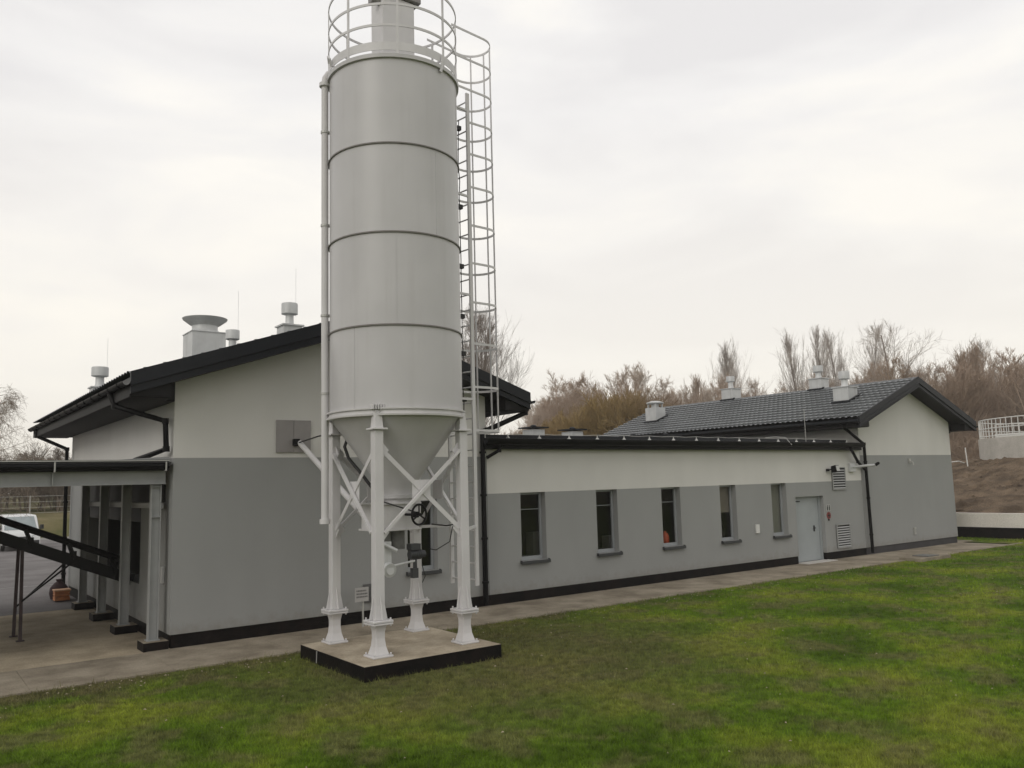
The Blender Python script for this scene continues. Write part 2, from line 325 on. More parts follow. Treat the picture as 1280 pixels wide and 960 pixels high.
def tile_slope(xe, ze, xr, zr, y0, y1, name, par):
    """stepped, waved metal tile sheet from eave (xe, ze) up to ridge (xr, zr)"""
    L = math.hypot(xr-xe, zr-ze); sgn = 1 if xr > xe else -1; dx, dz = (xr-xe)/L, (zr-ze)/L; nx, nz = -dz*sgn, abs(dx)
    ny = int((y1-y0)/.22)*6; step = .35; rows = []
    q = 0.0
    while q < L:
        for tt, h in ((0, .058), (.5, .026), (.96, -.004)):
            rows.append((min(q+tt*step, L), h))
        q += step
    yy = np.linspace(y0, y1, ny+1); vs = []; wv = .046*np.abs(np.sin(np.pi*(yy-y0)/.22))**.7
    for r, h in rows:
        hh = h+wv
        sc = np.abs(np.sin(np.pi*(yy-y0)/.22))*.075*(0 if r < .01 or r >= L-.01 else 1)
        vs += [(xe+dx*(r-q_)+nx*a, b, ze+dz*(r-q_)+nz*a) for a, b, q_ in zip(hh, yy, sc)]
    n = len(yy); fs = [(i*n+k, i*n+k+1, (i+1)*n+k+1, (i+1)*n+k) for i in range(len(rows)-1) for k in range(n-1)]
    if sgn < 0: pass
    o = MB().add(vs, fs).build(name, TILE, par, smooth=True)
    return o

def gable_roof(par, xl, xw0, xw1, xr, X0, ZR, ZE, y0, y1, yw0, soff_z, gut=('l', 'r')):
    """gable roof along y: eaves at xl/xr, ridge X0, walls xw0..xw1, verge at y0, rear at y1"""
    th = .30
    rf = MB()
    for xe in (xl, xr):
        rf.add([(xe, y0+.05, ZE-.02), (X0, y0+.05, ZR-.02), (X0, y1, ZR-.02), (xe, y1, ZE-.02),
                (xe, y0+.05, ZE-.12), (X0, y0+.05, ZR-.12), (X0, y1, ZR-.12), (xe, y1, ZE-.12)],
               [(0,1,2,3),(7,6,5,4),(0,4,5,1),(1,5,6,2),(2,6,7,3),(3,7,4,0)])
    roof = rf.build('roof', GRAPH, par)
    tile_slope(xl, ZE, X0, ZR, y0+.02, y1, 'tile_sheet', roof); tile_slope(xr, ZE, X0, ZR, y0+.02, y1, 'tile_sheet', roof)
    rc = []
    n = int((y1-y0)/.4)
    for i in range(n):
        a = y0+(y1-y0)*i/n; b = y0+(y1-y0)*(i+1)/n
        rc += [((X0, a, ZR-.005), .085), ((X0, b-.01, ZR-.005), .078)]
    MB().tube([p for p, r in rc], [r for p, r in rc], 12).build('ridge_cap', TILE, roof, smooth=True)
    # verge boards, stepped trims
    for sgn, xe in ((1, xl), (-1, xr)):
        sl = (ZR-ZE)/abs(X0-xe)
        for (yy0, yy1, zo1, zo0) in ((y0-.02, y0+.05, .085, -.17), (y0-.035, y0-.018, -.125, -.17), (y0+.0, y0+.05, -.174, -.31), (y0-.016, y0+.0, -.275, -.31)):
            MB().add([(xe, yy0, ZE+zo0), (X0, yy0, ZR+zo0), (X0, yy0, ZR+zo1), (xe, yy0, ZE+zo1), (xe, yy1, ZE+zo0), (X0, yy1, ZR+zo0), (X0, yy1, ZR+zo1), (xe, yy1, ZE+zo1)],
                     [(0,1,2,3),(7,6,5,4),(0,4,5,1),(1,5,6,2),(2,6,7,3),(3,7,4,0)]).build('verge_board', GRAPH, roof)
        # sloping soffit in front of the gable wall
        xw = xw0 if sgn > 0 else xw1
        zw = ZE+sl*abs(xw-xe)-th
        MB().add([(xw-.2*sgn, y0+.05, zw-.2*sl), (X0, y0+.05, ZR-th), (X0, yw0+.02, ZR-th), (xw-.2*sgn, yw0+.02, zw-.2*sl)], [(0,1,2,3)]).build('verge_soffit', SOFFIT, roof)
        # boxed eave: front closing panel, level soffit, fascia
        xq = xw-.2*sgn; zq = zw-.2*sl
        f = MB().prism([(xe, soff_z), (xq, soff_z), (xq, zq), (xe, ZE-th+.001)], 'y', y0+.052, y0+.075)
        f.add([(xq, y0+.075, soff_z), (xq, yw0+.03, soff_z), (xq, yw0+.03, zq), (xq, y0+.075, zq)], [(0,1,2,3)])
        f.add([(xq, yw0-.001, soff_z), (xw, yw0-.001, soff_z), (xw, yw0-.001, zw), (xq, yw0-.001, zq)], [(0,1,2,3)])
        f.build('eave_box', SOFFIT, roof)
        m = MB().box(min(xe, xw-.2*sgn), max(xe, xw-.2*sgn), y0+.08, yw0, soff_z-.02, soff_z).box(min(xe, xw), max(xe, xw), yw0+.001, y1, soff_z-.02, soff_z)
        m.build('eave_soffit', SOFFIT, roof)
        MB().box(min(xe, xe+.03*sgn), max(xe, xe+.03*sgn), y0+.08, y1, soff_z+.002, ZE-.125).build('fascia', SOFFIT, roof)
        gx = xe-.075*sgn; gz = ZE-.10
        pts = [(gx+.075*math.cos(t), gz+.075*math.sin(t)) for t in np.linspace(math.pi, 2*math.pi, 11)] + [(gx+.065*math.cos(t), gz+.065*math.sin(t)) for t in np.linspace(2*math.pi, math.pi, 11)]
        g = MB().prism(pts, 'y', y0-.02, y1); yy = y0+.4
        while yy < y1: g.tube([(gx-.078, yy, gz), (gx-.06, yy, gz-.06), (gx, yy, gz-.085), (gx+.06, yy, gz-.06), (gx+.078, yy, gz)], .01, 6); yy += .8
        g.build('gutter', BLACKM, par, smooth=True)
    # rear gable panel
    MB().add([(xl, y1-.02, soff_z), (xr, y1-.02, soff_z), (xr, y1-.02, ZE-.03), (X0, y1-.02, ZR-.03), (xl, y1-.02, ZE-.03)], [(0,1,2,3,4)]).build('rear_gable_board', SOFFIT, roof)
    return roof

def downpipe(par, pts, r=.05, sm=None):
    m = MB().tube(pts, r, 12)
    for p, q in zip(pts, pts[1:]):
        p, q = Vector(p), Vector(q)
        if abs((q-p).normalized().z) > .9 and (q-p).length > 1.2:
            k = int((q-p).length/1.3)+1
            for i in range(k):
                c = p.lerp(q, (i+.5)/k); m.tube([c-Vector((0,0,.025)), c+Vector((0,0,.025))], r*1.25, 12)
    for p in pts[1:-1]: p = Vector(p); m.tube([p-Vector((0,0,.05)), p+Vector((0,0,.05))], r*1.15, 12)
    return m.build('downpipe', BLACKM, par, smooth=True)

# ------------------------------------------------------------------ hall with the big gable (left)
hall = thing('gabled_hall', (-3.61, 0, 0), 'large gabled two tone hall on the left, directly behind the silo', 'building')
def facade(s, z, d): return (s, d, z)
ax0, ax1, aX, aZR, aZE = -3.61, 3.43, -.09, 6.32, 4.84
m = MB(); wa = (1.30, 2.06, .93, 2.50)
rect_wall(m, [wa], ax0, ax1, .24, 4.5, facade, .23)
sl = (aZR-aZE)/4.42; zc = aZR-sl*(aX-ax0)-.27
m.add([(ax0, 0, 4.5), (ax1, 0, 4.5), (ax1, 0, zc), (aX, 0, aZR-.27), (ax0, 0, zc)], [(0,1,2,3,4)])
Y1 = 11.0
# left wall (facing -x) with the loading opening, enlarged to deepen the shade under the canopy
def left(s, z, d): return (ax0+d, s, z)
ho = (2.4, 8.1, .95, 2.55)
rect_wall(m, [ho], 0, Y1, .24, 4.6, left, .45)
m.add([(ax1, 0, .24), (ax1, Y1, .24), (ax1, Y1, 4.6), (ax1, 0, 4.6)], [(0,1,2,3)])
m.add([(ax0, Y1, .24), (ax1, Y1, .24), (ax1, Y1, 4.6), (ax0, Y1, 4.6)], [(0,1,2,3)])
m.build('wall', WALL_A, hall)
MB().box(ax0+.03, ax1, .03, Y1-.03, -.1, .238).build('plinth', PLINTH, hall)
window(hall, *wa[:4][:2], wa[2], wa[3], False)
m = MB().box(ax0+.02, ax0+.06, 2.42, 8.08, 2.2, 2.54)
m.build('shade_strip', SHADE_BLACK, hall)  # dark strip put in as shade at the top of the opening
MB().add([(ax0+.1, 1.5, 0), (3.2, 1.5, 0), (3.2, 9.5, 0), (ax0+.1, 9.5, 0), (3.2, 1.5, 4.4), (3.2, 9.5, 4.4)], [(0,1,2,3), (1,2,5,4)]).build('hall_lining', SHADE_BLACK, hall)
MB().box(ax0-.03, ax0-.004, .5, 8.2, 2.62, 3.30).build('shade_panel', SHADE_BLACK, hall)  # dark sheet that paints canopy shade onto the upper wall
gable_roof(hall, -4.51, ax0, ax1, 4.33, aX, aZR, aZE, -.6, 11.9, 0, 4.5)
downpipe(hall, [(-4.56, .9, 4.7), (-4.5, .7, 4.42), (-3.74, .12, 4.12), (-3.72, .1, 3.60), (-4.05, 1.05, 3.42)], .055)
downpipe(hall, [(-4.56, 11.2, 4.7), (-4.5, 11.1, 4.48), (-3.78, 10.75, 4.1), (-3.76, 10.7, .08)], .055)
downpipe(hall, [(4.40, -.35, 4.7), (4.36, -.34, 4.46), (3.42, -.12, 4.06), (3.26, -.11, 4.02), (3.26, -.11, .06)], .065)
MB().box(-1.67, -1.31, -.03, -.002, 3.53, 4.18).box(-1.305, -.945, -.034, -.002, 3.53, 4.18).build('cover_plate', mat('mauve_grey_sheet', (.27, .255, .25), .5, noise=.08, nscale=3), hall, bevel=.004)
m = MB().box(.22, .58, -.03, -.002, .40, .78)
for i in range(7): m.box(.25, .55, -.05, -.031, .43+i*.048, .455+i*.048)
m.build('wall_vent', mat('vent_grille_grey', (.10, .10, .10), .5), hall)

# roof stacks
def drum_stack(par, x, y, zb, bw, zt, drum_r, drum_h, neck_r, ztop, rod=.9, name='vent_stack'):
    m = MB().box(x-bw/2, x+bw/2, y-bw/2, y+bw/2, zb, zt) if bw else MB()
    if bw: m.box(x-bw/2-.04, x+bw/2+.04, y-bw/2-.04, y+bw/2+.04, zt, zt+.035)
    m.lathe((x, y), [(neck_r*1.25, zt+.035), (neck_r, zt+.10), (neck_r*.95, ztop-drum_h)], 20)
    m.lathe((x, y), [(neck_r*1.3, ztop-drum_h), (drum_r, ztop-drum_h+.02), (drum_r, ztop-.02), (drum_r*.97, ztop)], 28)
    if rod: m.tube([(x+drum_r*.8, y, ztop-.3), (x+drum_r*.8, y, ztop+rod)], .0035, 5)
    return m.build(name, STACKM, par, smooth=True)
roofA = [c for c in hall.children if c.name.startswith('roof')][0]
m = MB().box(-1.66, -.79, 6.0, 6.87, 5.8, 6.98); m.box(-1.68, -.77, 5.98, 6.89, 6.98, 7.0)
m.lathe((-1.22, 6.43), [(.40, 7.0), (.37, 7.05), (.33, 7.1), (.33, 7.2), (.40, 7.24), (.56, 7.36), (.58, 7.40), (.40, 7.43), (.05, 7.44)], 40)
m.build('duct_stack', STACKM, roofA, smooth=True)
drum_stack(roofA, -1.26, 4.0, 5.85, 0, 5.9, .165, .24, .095, 6.69, 1.0)
drum_stack(roofA, -.21, 3.0, 6.1, .46, 6.70, .195, .28, .10, 7.28, .9)
drum_stack(roofA, -3.47, 8.0, 5.0, .42, 5.58, .21, .26, .11, 6.15, .8)

# ------------------------------------------------------------------ low flat-roofed link
low = thing('low_link_building', (3.43, 0, 0), 'long low flat roofed building with five narrow windows and a grey door', 'building')
WX = [(4.41, 5.18), (6.87, 7.62), (9.30, 10.06), (11.77, 12.51), (14.23, 15.0)]
DR = (15.46, 17.0)
holes = [(a, b, .93, 2.56) for a, b in WX]+[(DR[0], DR[1], .24, 2.1)]
m = MB(); rect_wall(m, holes, 3.44, 19.38, .24, 3.62, facade, .23)
m.build('wall', WALL_L, low)
MB().box(3.44, DR[0], .03, .3, -.1, .238).box(DR[1], 19.38, .03, .3, -.1, .238).build('plinth', PLINTH, low)
for i, (a, b) in enumerate(WX): window(low, a, b, .93, 2.56, i < 3)
# door
d = MB().box(DR[0]+.02, DR[1]-.09, .17, .215, .02, 2.05).build('door', REVEAL, low, bevel=.004)
MB().box(DR[0]+.002, DR[0]+.018, .13, .22, 0, 2.098).box(DR[1]-.085, DR[1]-.002, .13, .23, 0, 2.098).box(DR[0]+.02, DR[1]-.087, .13, .23, 2.055, 2.098).build('door_frame', REVEAL, d)
m = MB().tube([(16.62, .16, 1.06), (16.62, .10, 1.06), (16.49, .10, 1.06)], .013, 8); m.box(16.59, 16.65, .155, .168, .95, 1.14); m.build('handle', DARKST, d)
MB().box(DR[0]+.25, DR[0]+.45, .15, .168, 1.93, 1.96).build('door_closer', DARKST, d)
MB().box(DR[0], DR[1]+.1, -.32, .12, -.01, .018).build('doorstep', mat('pale_step', (.48, .46, .43), .8, noise=.1, nscale=5), low)
def louvre(par, x0, x1, z0, z1):
    bk = MB().box(x0+.01, x1-.01, -.018, -.004, z0+.01, z1-.01); m = MB(); n = int((z1-z0)/.085)
    m.box(x0, x0+.03, -.05, -.02, z0, z1); m.box(x1-.03, x1, -.05, -.02, z0, z1); m.box(x0+.03, x1-.03, -.05, -.02, z1-.03, z1); m.box(x0+.03, x1-.03, -.05, -.02, z0, z0+.03)
    for i in range(n):
        z = z0+.04+i*(z1-z0-.08)/n
        m.add([(x0+.03, -.052, z), (x1-.03, -.052, z), (x1-.03, -.034, z+.04), (x0+.03, -.034, z+.04)], [(0,1,2,3)])
    lv = m.build('louvre', mat('louvre_grey', (.30, .305, .30), .45, metal=.2), par); bk.build('backing', DARKST, lv)
    return lv
louvre(low, 17.56, 18.34, 2.27, 3.03); louvre(low, 17.60, 18.40, .33, 1.12)
# roof slab, fascia, gutter
rf = MB().box(3.36, 19.38, -.08, 11, 3.62, 3.84).build('roof', GRAPH, low)
MB().box(3.28, 19.2, -.20, -.083, 3.60, 3.86).build('fascia', BLACKM, rf)
pts = [(-.30+.10*math.cos(t), 3.82+.13*math.sin(t)) for t in np.linspace(math.pi, 2*math.pi, 11)]+[(-.30+.09*math.cos(t), 3.82+.12*math.sin(t)) for t in np.linspace(2*math.pi, math.pi, 11)]
MB().prism(pts, 'x', 3.22, 19.15).build('gutter', BLACKM, low, smooth=True)
MB().prism([(-.02, 3.842), (.40, 3.842), (.40, 3.90), (-.02, 3.865)], 'x', 3.6, 19.3).build('edge_flashing', GALV, rf)
MB().box(3.6, 19.3, .42, .50, 3.842, 3.985).build('parapet', GRAPH, rf)
m = MB(); pts = []
for i in range(16):
    x = 4.2+i*.98; m.lathe((x, .16), [(.06, 3.87), (.045, 3.895), (.02, 3.92), (.012, 3.97), (.012, 3.98)], 10); pts.append((x, .16, 3.995))
    pts.append((x+.49, .16, 3.975))
m.tube(pts, .006, 5)
m.tube([(14.3, .16, 3.995), (14.6, 0, 4.02), (14.8, -.25, 3.98), (14.85, -.42, 3.75)], .012, 6)
m.build('lightning_wire', GALV, rf)
MB().tube([(16.7, .3, 3.9), (16.7, .3, 5.0)], .008, 5).build('lightning_rod', GALV, rf)
for (x, y, zt, wx) in ((8.97, 5.2, 4.50, .52), (10.64, 5.2, 4.46, .52), (13.52, 5.2, 4.27, .55), (15.2, 5.2, 4.31, .85)):
    c = MB().box(x-wx/2, x+wx/2, y-.26, y+.26, 3.84, zt).build('roof_vent', STACKM, rf, bevel=.01)
    MB().box(x-wx/2-.1, x+wx/2+.1, y-.36, y+.36, zt+.04, zt+.08).lathe((x, y), [(.1, zt+.08), (.1, zt+.13), (.05, zt+.16)], 12).build('vent_cap', GRAPH, rf)
downpipe(low, [(3.66, -.3, 3.70), (3.62, -.28, 3.57), (3.36, -.12, 3.40)], .04)
downpipe(low, [(18.35, -.3, 3.70), (18.4, -.3, 3.60), (19.0, -.14, 3.2), (19.5, -.12, 2.9)], .05)
# room behind the windows
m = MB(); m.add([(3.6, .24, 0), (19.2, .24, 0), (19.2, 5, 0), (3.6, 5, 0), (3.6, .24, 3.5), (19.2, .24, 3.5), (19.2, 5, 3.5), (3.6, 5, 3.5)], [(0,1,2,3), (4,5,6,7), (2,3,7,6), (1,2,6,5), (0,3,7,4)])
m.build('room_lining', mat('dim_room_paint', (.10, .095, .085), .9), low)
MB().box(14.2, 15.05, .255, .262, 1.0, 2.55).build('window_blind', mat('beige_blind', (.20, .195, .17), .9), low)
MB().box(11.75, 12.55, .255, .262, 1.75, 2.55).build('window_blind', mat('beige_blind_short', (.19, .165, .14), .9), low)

RMW = mat('interior_white', (.35, .34, .32), .8)
for k, (x, z0, z1) in enumerate(((5.9, .9, 1.5), (8.6, .9, 1.25), (13.2, .9, 1.9))):
    tag(MB().box(x-.35, x+.35, 1.1, 1.6, 0, z0).box(x-.2, x+.15, 1.2, 1.5, z0, z1).build('cabinet', RMW, origin=(x, 1.3, 0)), ('pale cabinet inside the first window', 'pale cabinet inside the second window', 'pale cabinet inside the fourth window')[k], 'cabinet')
# ------------------------------------------------------------------ far gabled building (right)
far = thing('gabled_annex', (19.4, 0, 0), 'smaller gabled two tone building at the right end with grey tiled roof', 'building')
bx0, bx1, bX, bZR, bZE = 19.4, 25.96, 22.7, 6.24, 4.66
YB = 12.1; m = MB(); rect_wall(m, [], bx0, bx1, .24, 4.5, facade, .2)
slb = (bZR-bZE)/4.2; zc = bZR-slb*(bX-bx0)-.27
m.add([(bx0, 0, 4.5), (bx1, 0, 4.5), (bx1, 0, zc), (bX, 0, bZR-.27), (bx0, 0, zc)], [(0,1,2,3,4)])
for x in (bx0, bx1): m.add([(x, 0, .24), (x, YB, .24), (x, YB, 4.6), (x, 0, 4.6)], [(0,1,2,3)])
m.add([(bx0, YB, .24), (bx1, YB, .24), (bx1, YB, 4.6), (bx0, YB, 4.6)], [(0,1,2,3)])
m.build('wall', WALL_A, far)
MB().box(bx0+.02, bx1-.03, .03, YB-.03, -.1, .238).build('plinth', mat('grey_plinth', (.035, .033, .036), .7, noise=.2, nscale=3), far)
roofB = gable_roof(far, 18.5, bx0, bx1, 26.98, bX, bZR, bZE, -.6, 12.7, 0, 4.40)
downpipe(far, [(18.42, .1, 4.55), (18.45, .0, 4.42), (19.5, -.12, 3.82), (19.55, -.12, .06)], .055)
downpipe(far, [(27.05, .5, 4.55), (27.0, .5, 4.38), (26.1, .35, 4.05), (26.06, .3, .06)], .055)
drum_stack(roofB, 22.95, 8.2, 6.1, .62, 6.78, .19, .26, .12, 7.38, 0)
drum_stack(roofB, 22.9, 3.65, 6.0, .56, 6.72, .2, .27, .12, 7.28, 0)
drum_stack(roofB, 20.75, 1.2, 5.2, .62, 6.0, .2, .3, .12, 6.62, 0)
m = MB().box(20.35, 21.0, 10.5, 11.15, 5.2, 6.08)
for dx in (-.22, .22):
    for dy in (-.22, .22): m.box(20.67+dx-.03, 20.67+dx+.03, 10.82+dy-.03, 10.82+dy+.03, 6.08, 6.28)
m.lathe((20.67, 10.82), [(.18, 6.08), (.18, 6.26), (.40, 6.28), (.40, 6.33), (.2, 6.39), (.03, 6.41)], 24)
m.build('vent_stack', STACKM, roofB, smooth=True)
for x, y, zb, hw in ((22.95, 8.2, 6.0, .36), (22.9, 3.65, 6.0, .33), (20.75, 1.2, 5.28, .36), (20.67, 10.82, 5.25, .38)):
    xe = x-hw; zA = bZR-slb*(bX-xe) if xe < bX else bZR
    MB().add([(x-hw-.04, y-hw-.04, bZR-slb*abs(bX-(x-hw-.04))+.045), (min(x+hw, bX), y-hw-.04, bZR-slb*abs(bX-min(x+hw, bX))+.045), (min(x+hw, bX), y+hw, bZR-slb*abs(bX-min(x+hw, bX))+.045), (x-hw-.04, y+hw, bZR-slb*abs(bX-(x-hw-.04))+.045),
              (x-hw-.04, y-hw-.04, bZR-slb*abs(bX-(x-hw-.04))+.12), (min(x+hw, bX), y-hw-.04, bZR-slb*abs(bX-min(x+hw, bX))+.12), (min(x+hw, bX), y+hw, bZR-slb*abs(bX-min(x+hw, bX))+.12), (x-hw-.04, y+hw, bZR-slb*abs(bX-(x-hw-.04))+.12)],
             [(0,1,2,3),(7,6,5,4),(0,4,5,1),(1,5,6,2),(2,6,7,3),(3,7,4,0)]).build('stack_flashing', GRAPH, roofB)
# small wall fittings
tag(MB().box(22.62, 22.72, -.06, -.003, 3.15, 3.30).tube([(22.67, -.05, 3.2), (22.67, -.16, 3.16), (22.67, -.17, 3.06)], .02, 8).build('wall_hook', GALV, origin=(22.67, 0, 3.1)), 'small metal hook high on the far gable wall', 'hook')
m = MB().box(22.60, 22.66, -.05, -.003, .50, .76).box(22.66, 22.74, -.05, -.003, .70, .76).box(22.66, 22.74, -.05, -.003, .52, .57).box(22.66, 22.72, -.05, -.003, .61, .66)
tag(m.build('wall_tap', GALV, origin=(22.67, 0, .6)), 'small metal outlet fitting low on the far gable wall', 'tap')

# ------------------------------------------------------------------ wall-mounted things
fl = thing('floodlight', (17.3, 0, 2.95), 'black floodlight on a bracket left of the upper louvre', 'floodlight')
MB().box(17.26, 17.32, -.10, -.002, 2.90, 2.98).tube([(17.3, -.08, 2.94), (17.38, -.2, 2.97)], .02, 8).build('bracket', DARKST, fl)
MB().prism([(-.34, 2.88), (-.16, 2.84), (-.14, 3.06), (-.30, 3.10)], 'x', 17.34, 17.56).build('lamp_housing', DARKST, fl, bevel=.01)
MB().add([(17.36, -.35, 2.90), (17.54, -.35, 2.90), (17.54, -.315, 3.08), (17.36, -.315, 3.08)], [(0,1,2,3)]).build('lens', GALV, fl)
wl = thing('wall_lamp_arm', (18.7, 0, 3.0), 'pale wall lamp on a long arm beside the right downpipe', 'lamp')
MB().box(18.60, 18.92, -.10, -.003, 2.86, 3.16).build('back_box', STACKM, wl, bevel=.01)
MB().tube([(18.75, -.10, 3.02), (18.80, -.5, 3.05), (18.86, -.86, 3.07)], .045, 10).build('arm', STACKM, wl, smooth=True)
MB().tube([(18.86, -.86, 3.07), (18.88, -.94, 3.12), (18.89, -.98, 3.15)], [.05, .05, .035], 10).build('lamp_head', DARKST, wl, smooth=True)
tag(MB().box(13.33, 13.49, -.05, -.003, 1.08, 1.34).build('wall_box', mat('white_plastic', (.62, .62, .60), .4), bevel=.008, origin=(13.4, 0, 1.2)), 'small white plastic box on the grey wall between the fourth and fifth windows', 'junction box')
tag(MB().box(-3.66, -3.613, .44, .56, 1.12, 1.42).build('wall_box', mat('white_plastic_b', (.5, .5, .49), .4), bevel=.006, origin=(-3.61, .5, 1.2)), 'small white box on the side wall beside the front canopy column', 'junction box')
s = thing('door_notice', (17.2, 0, 1.68), 'small white notice with two black figures beside the grey door', 'sign')
MB().box(17.10, 17.36, -.012, -.002, 1.58, 1.80).build('plate', mat('white_sign', (.34, .34, .33), .5), s)
m = MB()
for x in (17.16, 17.27): m.box(x, x+.045, -.017, -.013, 1.61, 1.73); m.tube([(x+.022, -.018, 1.755), (x+.022, -.013, 1.755)], .02, 10)
m.build('pictogram', DARKST, s)
s = thing('round_notice', (17.3, 0, 1.45), 'round red and dark prohibition sign below the white door notice', 'sign')
RED = mat('sign_red', (.20, .03, .03), .5)
MB().tube([(17.24, -.003, 1.44), (17.24, -.014, 1.44)], .115, 24).build('plate', RED, s)
m = MB().box(17.17, 17.31, -.018, -.015, 1.42, 1.46).box(17.22, 17.26, -.0182, -.0152, 1.36, 1.52); m.build('pictogram', DARKST, s)
tag(MB().tube([(17.22, -.003, 1.30), (17.22, -.025, 1.30)], .03, 12).build('door_bell', DARKST, origin=(17.22, 0, 1.3)), 'tiny dark push button under the round red sign', 'button')
# conduit from box
# ------------------------------------------------------------------ concrete pad
tag(MB().box(*PAD[:2], *PAD[2:], -.12, .2).build('silo_pad', [CONC, PLINTH], bevel=.008, origin=(-.88, -3.54, 0)), 'square concrete pad with black painted sides under the silo', 'concrete pad')
pm = bpy.data.objects['silo_pad'].data
for p in pm.polygons:
    if abs(p.normal.z) < .5: p.material_index = 1
tag(MB().tube([(-2.118, -3.05, .19), (-2.125, -3.05, .0)], .008, 6).build('earthing_strip', GALV, origin=(-2.12, -3.05, 0)), 'thin pale earthing strip down the left side of the pad', 'strip')

# ------------------------------------------------------------------ silo
cx, cy = -.80, -3.39
silo = thing('silo', (cx, cy, .2), 'tall white steel silo on four legs with a caged ladder', 'silo')
R = 1.14
def shell(z0, z1, lip=True):
    return MB().lathe((cx, cy), [(R, z0), (R, z1)], 96, False)
for i, (z0, z1) in enumerate(((4.05, 5.41), (5.41, 6.96), (6.96, 8.48), (8.48, 10.0))):
    shell(z0, z1).build('shell_section', SILO, silo, smooth=True)
m_ = MB()
for k, (z0, z1) in enumerate(((4.07, 5.38), (5.43, 6.93), (6.98, 8.45), (8.5, 9.96))):
    for a_ in (205+k*37, 205+k*37+180):
        t = math.radians(a_); m_ = MB().beam((cx+(R+.001)*math.cos(t), cy+(R+.001)*math.sin(t), z0), (cx+(R+.001)*math.cos(t), cy+(R+.001)*math.sin(t), z1), .014, .006, (math.cos(t), math.sin(t), 0)); m_.build('plate_seam', SILO, silo)
for z in (5.41, 6.96, 8.48):
    MB().lathe((cx, cy), [(R-.01, z-.018), (R+.024, z-.016), (R+.026, z+.004), (R+.006, z+.016), (R-.01, z+.018)], 96, False).build('band', SEAM, silo, smooth=True)
MB().lathe((cx, cy), [(R-.02, 3.93), (R+.05, 3.935), (R+.055, 3.965), (R+.02, 3.97), (R+.015, 4.03), (R+.05, 4.035), (R+.052, 4.06), (R-.01, 4.065)], 96, False).build('base_flange', SILO_L, silo, smooth=True)
# vertical seams and lid
MB().lathe((cx, cy), [(R-.01, 9.96), (R+.04, 9.965), (R+.045, 10.03), (R+.02, 10.05), (.4, 10.18), (.02, 10.2)], 96).build('lid', SILO, silo, smooth=True)
# hopper cone
m = MB().lathe((cx, cy), [(R-.015, 3.96), (.30, 2.80), (.29, 2.66), (.35, 2.655), (.35, 2.60), (.28, 2.595)], 64)
m.build('hopper', SILO, silo, smooth=True)
g = MB().box(cx-.52, cx+.22, cy-.33, cy+.33, 2.10, 2.50)
g.box(cx-.56, cx+.26, cy-.36, cy+.36, 2.50, 2.53); g.box(cx-.56, cx+.26, cy-.36, cy+.36, 2.07, 2.10); g.lathe((cx, cy), [(.28, 2.53), (.28, 2.60)], 24)
g.build('outlet_box', SILO_L, silo, bevel=.006)
# valve and drive below the outlet
GREYD = mat('cast_grey', (.13, .13, .125), .5, noise=.2, nscale=12)
m = MB().lathe((cx-.05, cy), [(.16, 1.75), (.16, 2.05), (.2, 2.055), (.2, 2.07)], 20); m.box(cx-.45, cx-.22, cy-.15, cy+.12, 1.72, 2.07)
m.build('rotary_valve', GREYD, silo, smooth=True)
m = MB().tube([(cx+.02, cy-.35, 1.66), (cx+.26, cy-.35, 1.66)], .075, 16); m.tube([(cx+.26, cy-.35, 1.66), (cx+.31, cy-.35, 1.66)], .06, 16)
m.box(cx+.02, cx+.2, cy-.42, cy-.26, 1.74, 1.84)
for i in range(5): m.tube([(cx+.05+i*.04, cy-.35, 1.66), (cx+.062+i*.04, cy-.35, 1.66)], .084, 16)
m.tube([(cx+.12, cy-.36, 1.6), (cx+.12, cy-.36, 1.36)], .035, 10); m.box(cx+.05, cx+.15, cy-.42, cy-.32, 1.28, 1.44)
m.build('gear_motor', mat('motor_dark', (.04, .042, .045), .5), silo, smooth=True)
m = MB().tube([(cx-.38, cy-.42, 1.44), (cx-.38, cy-.33, 1.46)], .115, 18); m.tube([(cx-.36, cy-.38, 1.50), (cx+.1, cy-.38, 1.56)], .02, 8); m.tube([(cx-.5, cy-.3, 1.9), (cx-.25, cy-.42, 1.75)], .03, 8)
m.box(cx-.5, cx-.30, cy-.32, cy-.2, 1.5, 1.9); m.tube([(cx-.38, cy-.43, 1.44), (cx-.38, cy-.42, 1.44)], .07, 12)
m.build('vibrator', STACKM, silo, smooth=True)
m = MB(); hw = Vector((cx+.035, cy-.66, 2.33)); vd = Vector((.25, -.97, .0)).normalized(); a1 = vd.cross(Vector((0, 0, 1))).normalized(); b1 = Vector((0, 0, 1))
ring = [hw+(a1*math.cos(t)+b1*math.sin(t))*.165 for t in np.linspace(0, 2*math.pi, 28, endpoint=False)]
m.tube(ring, .019, 8, closed=True)
for t in (math.pi/2, math.pi*7/6, math.pi*11/6): m.tube([hw+vd*.0, hw+(a1*math.cos(t)+b1*math.sin(t))*.165], .014, 6)
m.tube([hw+vd*.03, hw-vd*.32], .022, 8); m.tube([hw-vd*.03, hw-vd*.12], .05, 12)
m.build('handwheel', DARKST, silo, smooth=True)
